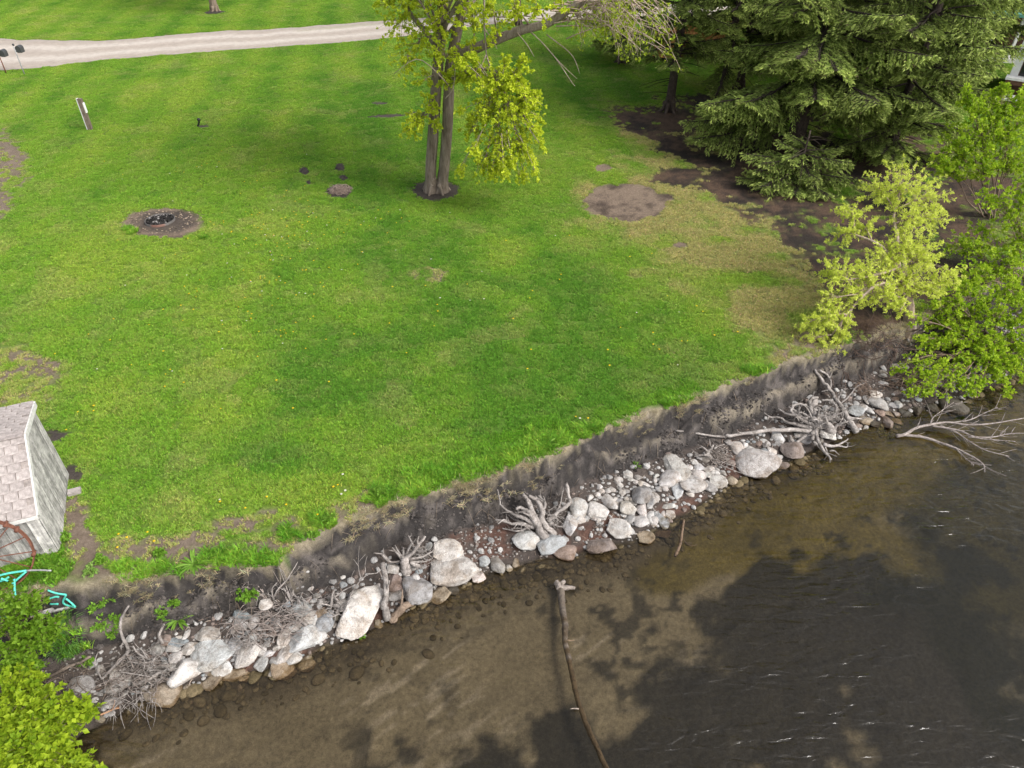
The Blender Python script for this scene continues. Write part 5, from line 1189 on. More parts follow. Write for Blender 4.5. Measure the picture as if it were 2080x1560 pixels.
# root tangle at the left end
r = np.random.default_rng(706)
T = thing("driftwood_root_wad", "dark grey root tangle with a curved stick at the left end of the shore", "driftwood", on(275, 1375))
A1, A2, A3 = Acc(), Acc(), Acc()
roots(A1, [([(262, 1230, .45), (250, 1248, .42), (244, 1262, .38), (246, 1286, .3), (256, 1306, .22), (262, 1322, .14)], 2.8, 5)], r, 7, 18)
roots(A2, [([(262, 1320, .15), (246, 1340, .16), (222, 1364, .14), (206, 1378, .1)], 6, 3), ([(270, 1344, .2), (300, 1346, .22), (326, 1334, .24)], 4, 1.5), ([(300, 1340, .2), (282, 1326, .3), (270, 1312, .34)], 4, 2), ([(300, 1340, .2), (290, 1322, .3), (280, 1314, .32)], 3, 1.5), ([(330, 1308, .2), (324, 1290, .26), (334, 1268, .32)], 5, 3), ([(326, 1302, .18), (312, 1310, .12), (306, 1314, .08)], 4, 2), ([(270, 1390, .1), (300, 1382, .14), (322, 1366, .16), (340, 1368, .12)], 7, 4), ([(206, 1378, .1), (194, 1352, .16), (196, 1330, .22), (206, 1322, .24)], 2, 1), ([(320, 1300, .2), (345, 1304, .2), (374, 1310, .15)], 1.5, .8)], r, 7, 14)
tangle(A2, on(278, 1360, .12), .48, .34, .16, 42, .016, .006, r, .7, .3, (.7, .66, .63))
tangle(A3, on(270, 1372, .12), .66, .40, .16, 110, .006, .0028, r, .7, .3, (.85, .8, .77))
tangle(A3, on(300, 1352, .14), .50, .30, .16, 90, .006, .003, r, .7, .4)
for k in range(60):
    a, b = r.uniform(225, 320), r.uniform(1395, 1430); c2, d2 = a + r.normal(0, 26), b + r.uniform(10, 55)
    A = on(a, b, .15); B = PX(c2, d2, WZ + .02 + .1 * r.random())
    V, Q, TT = tubes(quad_bez(A[None], ((A + B) / 2 + r.normal(0, .08, 3) + [0, 0, .1])[None], B[None], 7)[0], np.linspace(.006, .0025, 7), 4, .1, r); A3.add(V, Q, TT)
roots(A3, [([(204, 1452, .08), (224, 1444, .12), (244, 1438, .14)], 2.6, 2.2)], r, 6, 6, col=(1.5, .95, .6))
A1.obj("stick", M['drift'], T); A2.obj("roots", M['drift'], T); A3.obj("rootlets", M['drift'], T)
T = tag(Acc().obj("x", M['drift']) if False else (lambda A: (roots(A, [([(90, 1380, .08), (130, 1360, .12), (160, 1346, .14), (184, 1336, .16)], 5, 3.6)], r, 8, 14, col=(.62, .55, .48)), A.obj("driftwood_log", M['drift']))[1])(Acc()), "long thin brown log beside the leafy sapling at the left end of the shore", "driftwood")
A = Acc(); tangle(A, on(140, 1405, .06), .9, .5, .12, 110, .007, .003, r, .5, .25, (.55, .48, .42))
tag(A.obj("brush_pile", M['drift']), "low brown dead brush beside the yellow-green sapling at the water", "brush")

# brush pile on the stones
r = np.random.default_rng(707)
A = Acc()
tangle(A, on(550, 1262, .12), .80, .50, .2, 120, .006, .0028, r, .95, .16, (1.05, .98, .95))
tangle(A, on(580, 1238, .16), .50, .34, .24, 50, .009, .003, r, .9, .2)
tangle(A, on(505, 1290, .1), .60, .36, .16, 46, .008, .003, r, .9, .2)
roots(A, [([(555, 1215, .2), (566, 1196, .4), (584, 1176, .5), (604, 1140, .62)], 2.2, .9), ([(570, 1190, .4), (594, 1168, .5), (610, 1150, .55)], 1.2, .6), ([(556, 1220, .2), (552, 1200, .4), (562, 1185, .5)], 2.5, 1.2), ([(600, 1255, .2), (618, 1266, .16), (626, 1274, .1)], 5, 4), ([(560, 1240, .2), (590, 1215, .3), (596, 1198, .4)], 3, 1.2)], r, 5, 12)
tag(A.obj("twig_pile", M['drift']), "pile of thin grey twigs and roots lying across the stones", "brush")
A = Acc()
roots(A, [([(672, 1232, .15), (676, 1212, .3), (680, 1196, .4)], 5, 3), ([(660, 1228, .15), (690, 1204, .3), (720, 1188, .34)], 2.6, 1), ([(676, 1214, .28), (704, 1196, .36), (718, 1190, .4)], 1.5, .8), ([(640, 1212, .2), (652, 1208, .25), (665, 1192, .32)], 1.4, .7), ([(640, 1212, .2), (628, 1200, .3)], 1.2, .6), ([(710, 1216, .2), (722, 1190, .35), (746, 1166, .5)], 2.4, 1.2), ([(746, 1166, .5), (764, 1164, .5), (774, 1156, .52)], 1.6, .8), ([(734, 1180, .4), (728, 1150, .6), (729, 1110, .8)], 1.4, .6), ([(730, 1140, .66), (742, 1126, .78)], .9, .5), ([(728, 1150, .6), (718, 1136, .7)], .9, .5), ([(722, 1180, .4), (714, 1172, .5), (720, 1158, .56)], 1, .5), ([(742, 1164, .5), (742, 1146, .6), (746, 1130, .68)], 1, .5), ([(660, 1226, .1), (690, 1236, .15), (680, 1250, .1), (664, 1240, .1)], 3.5, 2.2), ([(690, 1290, .1), (710, 1284, .12), (745, 1292, .06)], 1.2, .7)], r, 5, 10)
tangle(A, on(680, 1225, .12), .34, .25, .14, 50, .008, .003, r, .7, .5)
tag(A.obj("brush_pile", M['drift']), "forked dry brush sticking up left of the upright split log", "brush")
A = Acc()
for k in range(110):
    a, b = r.uniform(1690, 1830), r.uniform(660, 790)
    P = on(a, b, .02); az = r.normal(2.2, .8); l = r.uniform(.3, 1.1)
    E = P + np.array([math.cos(az) * l * .7, math.sin(az) * l * .4, l * .55])
    V, Q, TT = tubes(quad_bez(P[None], ((P + E) / 2 + r.normal(0, .1, 3))[None], E[None], 6)[0], np.linspace(.008, .003, 6), 4, .1, r); A.add(V, Q, TT, np.array((.48, .40, .38)) * r.uniform(.7, 1.5))
tangle(A, on(1770, 700, .2), 1.0, .8, .3, 130, .007, .003, r, .5, .3, (.42, .35, .33))
tangle(A, on(1850, 780, .15), .9, .5, .2, 130, .007, .003, r, .5, .3, (.7, .6, .55))
tangle(A, on(1755, 790, .15), .4, .35, .25, 60, .007, .003, r, .6, .3, (.8, .7, .65))
tag(A.obj("brush_pile", M['twig']), "dark mass of dead brush on the bank below the willow", "brush")
A = Acc(); roots(A, [([(1848, 690, .05), (1852, 672, .35), (1862, 652, .6)], 10, 7)], r, 8, 8, col=(1.1, 1.0, .92)); roots(A, [([(1848, 700, .02), (1844, 690, .2)], 7, 3)], r, 6, 5)
tag(A.obj("broken_stump", M['drift']), "broken pale stub of a trunk among dead brush below the willow", "stump")

# bleached branch in the water
r = np.random.default_rng(708)
T = thing("dead_branch", "bleached bare branch with many twigs lying in the water at the right", "branch", PX(1880, 880, WZ))
A1, A2 = Acc(), Acc()
def wl(acc, L, r0, r1, n=16, dz0=.06, dz1=.25, col=(1.15, 1.1, 1.08), sides=6):
    z = np.linspace(dz0, dz1, len(L)); P = [PX(1340 + a * .3558, 660 + b * .3558, WZ + z[i]) for i, (a, b) in enumerate(L)]
    k = mpp(P[0]); add_tube(acc, P, r0 * k, r1 * k, n, sides, .1, col, r); return spl(P, n)
main = [wl(A1, [(1350, 635), (1400, 625), (1460, 590), (1540, 570), (1640, 556), (1760, 570), (1900, 562), (2090, 530)], 3.8, .9, 30, .02, .34),
        wl(A1, [(1540, 572), (1640, 590), (1720, 605), (1800, 642), (1900, 655), (2030, 665)], 2.4, .7, 22, .1, .2),
        wl(A1, [(1390, 628), (1500, 640), (1600, 672), (1680, 700), (1740, 730), (1800, 760), (1850, 800), (1856, 840)], 3.2, .8, 24, .03, .08),
        wl(A1, [(1600, 575), (1690, 612), (1760, 660), (1860, 715), (1995, 750)], 2.2, .6, 20, .1, .08),
        wl(A1, [(1545, 568), (1560, 530), (1610, 490), (1680, 440)], 1.4, .5, 12, .14, .4),
        wl(A1, [(1640, 558), (1760, 545), (1850, 505), (1930, 470)], 1.6, .5, 16, .16, .4),
        wl(A1, [(1760, 640), (1900, 640), (2000, 620), (2090, 618)], 1.4, .5, 14, .16, .26),
        wl(A1, [(1690, 705), (1740, 755), (1795, 800)], 1.4, .5, 10, .06, .06)]
for L in main:
    for k in range(11):
        i = r.integers(2, len(L) - 1); b = L[i]; t = nrm(L[i] - L[i - 1]); s = r.choice([-1, 1])
        l = r.uniform(.12, .5); d = t * .8 + np.array([-t[1], t[0], 0]) * s * r.uniform(.35, .8) + [0, 0, r.uniform(-.05, .35)]
        e = b + d * l; e[2] = max(e[2], WZ - .02)
        V, Q, TT = tubes(quad_bez(b[None], ((b + e) / 2 + r.normal(0, .02, 3))[None], e[None], 5)[0], np.linspace(.0075, .0035, 5), 4, .1, r); A2.add(V, Q, TT, (1.1, 1.05, 1.03))
A1.obj("limb", M['drift'], T); A2.obj("twigs", M['drift'], T)

# log in the water
r = np.random.default_rng(709)
T = thing("sunken_log", "long slender brown log floating in the shallow water, reaching the bottom of the photo", "log", PX(1155, 1300, WZ))
A1, A2 = Acc(), Acc()
LG_ = [(1137, 1186), (1141, 1215), (1147, 1260), (1149, 1300), (1156, 1340), (1164, 1380), (1172, 1420), (1186, 1458), (1202, 1492), (1218, 1530), (1240, 1580), (1262, 1640)]
P = np.array([PX(a, b, WZ + .015) for a, b in LG_]); Ps = spl(P, 60); Ps[:, 0] += (fbm(np.arange(60.), np.zeros(60), 6, 11, 3) - .5) * .05
Rr = np.interp(np.linspace(0, 1, 60), [0, .06, .12, .3, .6, 1], [.088, .074, .062, .050, .042, .038]) * (1 + .22 * (fbm(np.arange(60.), np.zeros(60), 3, 12, 3) - .5))
cc = mixc((.46, .42, .37), (.21, .155, .085), sst(.10, .32, np.linspace(0, 1, 60) + .1 * RNG.normal(size=60)))
V, Q, TT = tubes(Ps, Rr, 10, .10, r)
A1.add(V, Q, TT, np.concatenate([np.repeat(cc, 10, 0), cc[:1], cc[-1:]]))
for L, a, b in [([(1138, 1196), (1134, 1188), (1130, 1182)], 8, 6), ([(1140, 1192), (1150, 1194), (1160, 1193), (1168, 1195)], 6, 3.5), ([(1138, 1196), (1141, 1186), (1146, 1180)], 6, 4)]:
    P = [PX(x_, y_, WZ + .05) for x_, y_ in L]; k = mpp(P[0]); add_tube(A2, P, a * k, b * k, 8, 7, .18, (1, .95, .9), r)
P = [PX(x_, y_, WZ + .05) for x_, y_ in [(1176, 1440), (1166, 1439), (1158, 1440)]]; add_tube(A2, P, .014, .006, 6, 5, .1, (1.1, 1, .9), r)
P = [PX(x_, y_, WZ + .05) for x_, y_ in [(1152, 1300), (1160, 1301), (1167, 1300)]]; add_tube(A2, P, .012, .006, 6, 5, .1, (.9, .7, .5), r)
A1.obj("log", M['drift'], T); A2.obj("root_stubs", M['drift'], T)
A = Acc()
P = [on(1389, 1056, .1), PX(1387, 1070, WZ + .1), PX(1384, 1090, WZ + .06), PX(1380, 1110, WZ + .04), PX(1371, 1130, WZ - .03)]
add_tube(A, P, .022, .034, 14, 7, .16, (.55, .42, .31), r)
add_tube(A, [P[2], PX(1400, 1108, WZ + .02), PX(1416, 1106, WZ + .02)], .008, .004, 8, 4, .1, (.55, .42, .31), r)
tag(A.obj("driftwood_stick", M['drift']), "short reddish brown stick poking from the stone heap into the water", "stick")
# loose flood litter
A = Acc()
x = r.uniform(-7.5, 12, 1500); a, e, w = shore(x); y = e + (w - e) * r.random(1500) * .9; dn = fbm(x, y, .8, 97, 3); k = dn > .46
x, y = x[k], y[k]; n = len(x); z = ter(x, y) + .012; az = r.random(n) * 6.28; l = r.uniform(.03, .16, n)
Pa = np.c_[x, y, z]; Pb = Pa + np.c_[np.cos(az) * l, np.sin(az) * l, r.normal(.0, .02, n)]
V, Q, TT = tubes(np.stack([Pa, (Pa + Pb) / 2 + [0, 0, .01], Pb], 1), np.full((n, 3), .0035) * r.uniform(.6, 2.2, (n, 1)), 4, .1, r)
A.add(V, Q, TT, np.repeat(mixc((.45, .26, .2), (1.5, 1.35, 1.2), r.random(n)), 14, 0))
stuff(A.obj("twig_litter", M['drift']))

# ------------------------------------------------------------------ shed with a wagon wheel, lower left
M['plank'] = m_plank("weathered_plank", (0.13, 0.125, 0.12), (0.36, 0.35, 0.335), (0.62, 0.60, 0.575))
M['cedar'] = m_plank("cedar_plank", (0.20, 0.085, 0.03), (0.40, 0.19, 0.07), (0.52, 0.28, 0.12))
M['shingle'] = m_flat("worn_shingle", (0.325, 0.292, 0.278), 0.92, 0.15, 0.34, 14, 0, True)
M['white'] = m_flat("white_paint", (0.72, 0.72, 0.71), 0.5, 0.4, 0.10, 6)
M['trim'] = m_flat("weathered_white_trim", (0.56, 0.55, 0.53), 0.6, 0.3, 0.22, 14)
M['rust'] = m_flat("rusty_iron", (0.15, 0.060, 0.038), 0.8, 0.3, 0.45, 18)
M['teal'] = m_flat("turquoise_paint", (0.09, 0.52, 0.42), 0.5, 0.4, 0.18, 20)
M['dark'] = m_flat("dark_grey_paint", (0.05, 0.052, 0.055), 0.5, 0.4, 0.2, 8)
M['black'] = m_flat("black_plastic", (0.012, 0.012, 0.013), 0.4, 0.5, 0.2, 8)
M['steel'] = m_flat("dull_steel", (0.30, 0.30, 0.30), 0.5, 0.5, 0.25, 14)
M['wood'] = m_plank("post_wood", (0.07, 0.05, 0.04), (0.16, 0.125, 0.10), (0.26, 0.21, 0.175))
M['glass'] = m_flat("dark_window", (0.02, 0.022, 0.024), 0.12, 0.5, 0.1, 3)
M['green'] = m_flat("green_metal_roof", (0.07, 0.22, 0.17), 0.45, 0.4, 0.15, 4)
M['brownp'] = m_flat("brown_paint", (0.13, 0.065, 0.04), 0.6, 0.3, 0.2, 8)
M['ash'] = m_flat("charcoal", (0.03, 0.028, 0.027), 0.95, 0.1, 0.5, 30, 0, True)

r = np.random.default_rng(800)
O = PX(121, 1122); Gd = nrm((PX(139, 966) - O)); U = np.array([-Gd[1], Gd[0], 0.0]); Zv = np.array([0, 0, 1.0])
SD, SL = 2.03, 3.4
prof = lambda t: np.interp(t, [0, 1.06, SD], [1.12, 1.90, 1.80])
SP = lambda u, t, z: O + U * u + Gd * t + Zv * z
T = thing("garden_shed", "small weathered plank shed with pinkish shingle roof at the left edge", "shed", O)
def board(u0, u1, t0, t1, z0, za, zb, th, nrmv):
    A = Acc(); n = np.asarray(nrmv) * th
    p = [SP(u0, t0, z0), SP(u1, t1, z0), SP(u1, t1, zb), SP(u0, t0, za)]
    g = r.uniform(.62, 1.18)
    A.add(np.array(p + [q + n for q in p]), [[3, 2, 1, 0], [4, 5, 6, 7], [0, 1, 5, 4], [1, 2, 6, 5], [2, 3, 7, 6], [3, 0, 4, 7]], None, (g, g, g * .99))
    return A.mesh("plank", False)
t = 0.0
while t < SD - .02:
    w = min(r.uniform(.13, .20), SD - t); pr = r.uniform(.018, .030)
    ts = [t + .004, t + w - .004]
    if ts[0] < 1.06 < ts[1]: ts = [t + .004, 1.06] 
    link("plank", board(0, 0, ts[0], ts[1], .02 + r.uniform(0, .03), prof(ts[0]) - .05, prof(ts[1]) - .05, pr, -U), M['plank'], T)
    if ts[1] == 1.06:
        link("plank", board(0, 0, 1.064, t + w - .004, .02, prof(1.064) - .05, prof(t + w - .004) - .05, pr + .003, -U), M['plank'], T)
    t += w
u = .0
while u < SL:
    w = min(r.uniform(.13, .20), SL - u)
    link("plank", board(u + .004, u + w - .004, 0, 0, .02 + r.uniform(0, .03), 1.06, 1.06, r.uniform(.018, .028), -Gd), M['plank'], T)
    u += w
A = Acc()                                                       # frame behind the boards
P = [SP(u, t, z) for u in (.01, SL) for t, z in ((.01, .0), (SD - .01, .0), (SD - .01, prof(SD) - .07), (1.06, prof(1.06) - .07), (.01, prof(0) - .07))]
A.add(P, [[0, 1, 6, 5], [1, 2, 7, 6], [2, 3, 8, 7], [3, 4, 9, 8], [4, 0, 5, 9]], [[0, 4, 3], [0, 3, 2], [0, 2, 1], [5, 8, 9], [5, 7, 8], [5, 6, 7]], (.4, .4, .4))
A.obj("walls", M['plank'], T, False)
A = Acc()
def slab(t0, z0, t1, z1, th, u0, u1):
    n = np.cross(SP(0, t1, z1) - SP(0, t0, z0), U); n = nrm(n); n = n if n[2] > 0 else -n
    p = [SP(u0, t0, z0), SP(u1, t0, z0), SP(u1, t1, z1), SP(u0, t1, z1)]
    A.add(np.array(p + [q + n * th for q in p]), [[0, 1, 2, 3], [7, 6, 5, 4], [0, 4, 5, 1], [1, 5, 6, 2], [2, 6, 7, 3], [3, 7, 4, 0]], None, (.8, .78, .76))
    return n
FE = (-.10, prof(0) - .075); RG = (1.06, prof(1.06) - .02); RE = (SD + .10, prof(SD) - .03)
n1 = slab(*FE, *RG, .022, -.05, SL); n2 = slab(*RG, *RE, .022, -.05, SL)
roof = A.obj("roof", M['shingle'], T, False)
def shingle(L, W, seed):
    q = np.random.default_rng(seed); g = np.array([1, .99, .985]) * q.uniform(.92, 1.07)
    A = Acc(); x0, x1 = 0.008, W - .008; e = q.uniform(-.006, .006)
    V = np.array([[x0, 0, .002], [x1, 0, .002], [x1, L, .002], [x0, L, .002], [x0, 0 + e, .022], [x1, -e, .022], [x1, L, .008], [x0, L, .008]])
    A.add(V, [[3, 2, 1, 0], [4, 5, 6, 7], [0, 1, 5, 4], [1, 2, 6, 5], [2, 3, 7, 6], [3, 0, 4, 7]], None, g)
    return A.mesh("shingle", False)
from mathutils import Matrix
SH = [shingle(.20, .215, 900 + k) for k in range(8)]
for m in SH: m.materials.append(M['shingle'])
def courses(t0, z0, t1, z1, nv, n):
    d = nrm(SP(0, t1, z1) - SP(0, t0, z0)); Ls = np.linalg.norm(SP(0, t1, z1) - SP(0, t0, z0))
    Rm = Matrix([[U[i], d[i], nv[i]] for i in range(3)]).to_quaternion()
    if np.dot(np.cross(U, d), nv) < 0: Rm = Matrix([[-U[i], d[i], nv[i]] for i in range(3)]).to_quaternion()
    for c in range(n):
        for k in range(16):
            uu = -.05 + k * .215 + (.1075 if c % 2 else 0)
            if np.dot(np.cross(U, d), nv) < 0: uu += .215
            if uu > SL: continue
            q = SP(uu, t0, z0) + d * (c * Ls / n) + nv * (.024)
            o = bpy.data.objects.new("shingle", SH[r.integers(8)]); COL.objects.link(o)
            o.parent = roof; o.location = Vector(q) ; o.rotation_mode = 'QUATERNION'; o.rotation_quaternion = Rm
            o.scale = (1, (Ls / n + .04) / .20, 1)
courses(*FE, *RG, n1, 9); courses(*RE, *RG, n2, 8)
A = Acc()
for (t0, z0), (t1, z1), nv in ((FE, RG, n1), (RG, RE, n2)):
    a, b = SP(-.055, t0, z0), SP(-.055, t1, z1); d = nrm(b - a)
    add_box(A, (a + b) / 2 - nv * .03, .025, np.linalg.norm(b - a), .11, -U, d, nv)
add_box(A, SP(SL / 2, FE[0] - .012, FE[1] - .02), SL + .1, .02, .08, U, Gd, Zv)
A.obj("trim", M['trim'], T, False)
A = Acc(); add_box(A, SP(SL / 2 - .03, 1.06, RG[1] + .035), SL, .16, .02, U, Gd, Zv, (.95, .93, .92)); A.obj("ridge_cap", M['shingle'], T, False)

# iron wagon wheel leaning on the shed
R_ = .70; tilt = math.radians(13)
C0 = SP(.86, -.33, R_ * math.cos(tilt) - .02)
WUp = nrm(Zv * math.cos(tilt) + Gd * math.sin(tilt)); WN = np.cross(U, WUp)
T = thing("wagon_wheel", "rusty iron wagon wheel leaning on the front wall of the shed", "wheel", SP(.86, -.45, 0))
th = np.linspace(0, 2 * np.pi, 49)
A = Acc()
for i in range(48):
    a, b = th[i], th[i + 1]
    q = []
    for ang in (a, b):
        e = U * math.cos(ang) + WUp * math.sin(ang)
        q += [C0 + e * (R_ - .012) - WN * .035, C0 + e * (R_ + .012) - WN * .035, C0 + e * (R_ + .012) + WN * .035, C0 + e * (R_ - .012) + WN * .035]
    A.add(q, [[0, 1, 5, 4], [1, 2, 6, 5], [2, 3, 7, 6], [3, 0, 4, 7]])
A.obj("rim", M['rust'], T, False)
for k in range(14):
    e = U * math.cos(k * 2 * np.pi / 14 + .2) + WUp * math.sin(k * 2 * np.pi / 14 + .2)
    A = Acc(); s = (-1) ** k
    add_tube(A, [C0 + e * .09 + WN * .04 * s, C0 + e * (R_ - .01)], .009, .009, 4, 6); A.obj("spoke", M['rust'], T)
A = Acc(); add_tube(A, [C0 - WN * .10, C0 - WN * .05, C0 + WN * .05, C0 + WN * .12], .10, .09, 8, 16); add_tube(A, [C0 - WN * .11, C0 + WN * .14], .04, .04, 3, 12); A.obj("hub", M['rust'], T, False)
for ang in (.52, .78, -.25):
    e = U * -math.cos(ang) + WUp * math.sin(ang); A = Acc()
    add_tube(A, [C0 + e * R_ - WN * .06, C0 + e * R_ + WN * .06], .035, .03, 4, 8); A.obj("lug", M['rust'], T)

# turquoise painted frame lying at the top of the bank
def tubesthing(T, lst, rad, mat, name="tube"):
    for L in lst:
        A = Acc(); P = [on(a, b, dz) for a, b, dz in L]
        add_tube(A, P, rad, rad, max(4, 4 * len(L)), 8); A.obj(name, mat, T)
T = thing("lounge_frame", "old turquoise metal chair frame lying in weeds below the shed", "chair frame", on(40, 1180))
tubesthing(T, [[(-40, 1182, .25), (10, 1166, .3), (54, 1159, .3)], [(-40, 1188, .12), (2, 1180, .15), (18, 1172, .2)], [(2, 1175, .3), (16, 1180, .2)], [(29, 1176, .2), (30, 1200, .1), (32, 1218, .04)], [(20, 1190, .1), (54, 1160, .28)], [(-20, 1262, .06), (14, 1252, .1), (60, 1240, .12)], [(30, 1250, .1), (42, 1232, .14), (54, 1226, .14)]], .018, M['teal'])
A = Acc(); add_tube(A, [on(54, 1159, .3), on(80, 1158, .3), on(104, 1159, .3)], .016, .014, 8, 8); A.obj("bare_tube", M['steel'], T)
T = thing("folding_frame", "small bent turquoise folding frame on the bare bank below the shed", "chair frame", on(120, 1222))
tubesthing(T, [[(97, 1199, .2), (114, 1205, .2), (134, 1208, .2)], [(100, 1216, .14), (114, 1212, .16), (120, 1213, .16)], [(102, 1227, .1), (118, 1227, .1)], [(132, 1228, .1), (142, 1231, .08), (153, 1233, .05)], [(134, 1216, .2), (144, 1224, .12), (153, 1233, .05)], [(134, 1208, .2), (128, 1222, .14), (132, 1228, .1)]], .016, M['teal'])
A = Acc(); c = on(104, 1236, .06); add_box(A, c, .62, .16, .03, (.96, .26, .05), (-.26, .96, .1), (0, -.1, 1))
tag(A.obj("loose_plank", M['plank'], None, False), "short grey plank under the small turquoise folding frame", "plank")
A = Acc(); c = SP(-.16, 1.45, .05); add_box(A, c, .22, .14, .07, U, Gd, Zv)
o = A.obj("brick_block", M['shingle'], None, False); tag(o, "single tan block on the soil beside the gable wall of the shed", "block")

# ------------------------------------------------------------------ things on the lawn
b = PX(184, 263)
T = thing("wooden_post", "square brown wooden post with white edge strips standing alone on the lawn", "post", b)
A = Acc(); add_box(A, b + [0, 0, .62], .17, .13, 1.28); A.obj("post", M['wood'], T, False)
A = Acc(); add_box(A, b + [-.105, 0, .64], .036, .12, 1.26); A.obj("white_strip", M['white'], T, False)
A = Acc(); add_box(A, b + [.102, 0, .90], .03, .12, .40); A.obj("white_strip", M['white'], T, False)
def mailbox(px, py, h, lab, pm, w):
    b = PX(px, py); T = thing("mailbox", lab, "mailbox", b)
    A = Acc(); add_tube(A, [b - [0, 0, .05], b + [0, 0, h]], .028, .025, 4, 8); A.obj("pole", pm, T)
    A = Acc(); n = 9
    pts = [(-.13, -.13), (.13, -.13)] + [(.13 * math.cos(a), .04 + .13 * math.sin(a)) for a in np.linspace(0, np.pi, n)]
    V = [b + [.10 + y_, .09 + .0, h - .17 + z_] for y_, z_ in pts] + [b + [.10 + y_ * 1, .42, h - .17 + z_] for y_, z_ in pts]
    m = len(pts); A.add(V, [[i, (i + 1) % m, (i + 1) % m + m, i + m] for i in range(m)], [[0, i, i + 1] for i in range(1, m - 1)] + [[m, m + i + 1, m + i] for i in range(1, m - 1)])
    A.obj("box", M['dark'], T, False)
    A = Acc(); add_box(A, b + [.10, .30, h - .325], .22, .30, .03); A.obj("bracket", M['dark'], T, False)
    A = Acc(); V, F = ico(2); A.add(V * .06 + b + [-.0, .03, h + .07], None, F); A.obj("cap", M['dark'], T)
mailbox(50, 151, 1.34, "dark grey mailbox on a thin silver pole at the road edge", M['steel'], .3)
mailbox(13, 149, 1.10, "dark mailbox on a brown pole, cut off by the left edge of the photo", M['rust'], .3)
b = PX(405, 258)
T = thing("standpipe", "short bent black pipe sticking out of the lawn beside a soil patch", "pipe", b)
A = Acc(); add_tube(A, [b + [-.10, 0, -.02], b + [-.02, 0, .10], b + [.04, 0, .20], b + [.05, 0, .28]], .035, .04, 10, 9); A.obj("pipe", M['black'], T)
A = Acc(); V, F = ico(2); A.add(V * [.075, .075, .07] + b + [.055, 0, .31], None, F); A.obj("cap", M['black'], T)
# fire ring
b = PX(326, 450)
T = thing("fire_ring", "round low steel fire ring full of charcoal in a bare patch of lawn", "fire pit", b)
A = Acc(); n = 40; th = np.linspace(0, 2 * np.pi, n + 1)[:-1]
e = np.c_[np.cos(th), np.sin(th), th * 0]
rings = [b + e * .46 + [0, 0, -.02], b + e * .46 + [0, 0, .085], b + e * .44 + [0, 0, .085], b + e * .44 + [0, 0, .0]]
V = np.concatenate(rings); Q_ = [[j * n + i, j * n + (i + 1) % n, (j + 1) * n + (i + 1) % n, (j + 1) * n + i] for j in range(3) for i in range(n)]
rust = np.tile(np.where(((th > 4.5) & (th < 5.4))[:, None], (.34, .18, .14), (.22, .21, .205)), (4, 1))
A.add(V, Q_, None, rust); A.obj("ring", m_flat("scorched_steel", (.40, .38, .36), .6, .4, .35, 12, 0, True), T)
A = Acc()
q = b + [0, 0, .05]; A.add(np.concatenate([[q + [0, 0, .03]], q + e * .43]), None, [[0, i + 1, (i + 1) % n + 1] for i in range(n)], (.9, .9, .9)); A.obj("ash_bed", M['ash'], T)
A = Acc(); V4, F4 = ico(1)
for i in range(170):
    a, q = r.random() * 6.28, .40 * math.sqrt(r.random()); s = r.uniform(.012, .045)
    A.add(V4 * s * np.array([1, r.uniform(.5, 1), .7]) * (1 + .2 * r.normal(size=(len(V4), 1))) + b + [math.cos(a) * q, math.sin(a) * q, .07 + .02 * r.random()], None, F4, np.array((1, 1, 1)) * (r.uniform(.3, 1.6) if r.random() < .88 else 9))
stuff(A.obj("charcoal", M['ash'], T, False))
A = Acc()
for i in range(260):
    a, q = r.random() * 6.28, r.uniform(.5, 1.0); p_ = b + [math.cos(a) * q * 1.35, math.sin(a) * q - .1, .0]; s = r.uniform(.008, .03)
    p_[2] = ter(p_[0], p_[1]) + .008
    A.add(V4 * s * np.array([1.4, r.uniform(.4, 1), .5]) + p_, None, F4, np.array((.34, .27, .2)) * r.uniform(.2, 1.5))
stuff(A.obj("burnt_crumbs", M['earth']))
# heap of dry stalks
b = PX(690, 389)
A = Acc(); rr = np.random.default_rng(810); tangle(A, b + [0, 0, .05], .42, .34, .14, 330, .006, .004, rr, .7, .25, (1.35, 1.15, 1.05))
tag(A.obj("stalk_heap", M['drift']), "round heap of dry tan stalks on the lawn left of the maple", "stalk heap")
# molehills near it
for px, py, rx, ry, lab in [(618, 347, .17, .20, "left one of the two larger dark molehills above the stalk heap"), (690, 340, .18, .2, "right one of the two larger dark molehills above the stalk heap"), (697, 361, .16, .11, "small flat dark molehill just above the stalk heap"), (627, 371, .09, .08, "smallest dark molehill, left of the stalk heap")]:
    b = PX(px, py); A = Acc(); n = 18; V = [b + [0, 0, .06]]; F = []
    for j, (q, h) in enumerate(((.5, .05), (1.0, .0 + ter(b[0], b[1]) - .005))):
        for i in range(n):
            a = i * 6.283 / n; k = q * (1 + .3 * (rr.random() - .5)); V.append(b + [math.cos(a) * rx * k, math.sin(a) * ry * k, h + .02 * rr.random()])
    for i in range(n): F.append([0, 1 + i, 1 + (i + 1) % n])
    Qs = [[1 + i, 1 + n + i, 1 + n + (i + 1) % n, 1 + (i + 1) % n] for i in range(n)]
    A.add(V, Qs, F, (.055, .046, .043)); tag(A.obj("molehill", M['earth']), lab, "molehill", "molehills on the lawn")

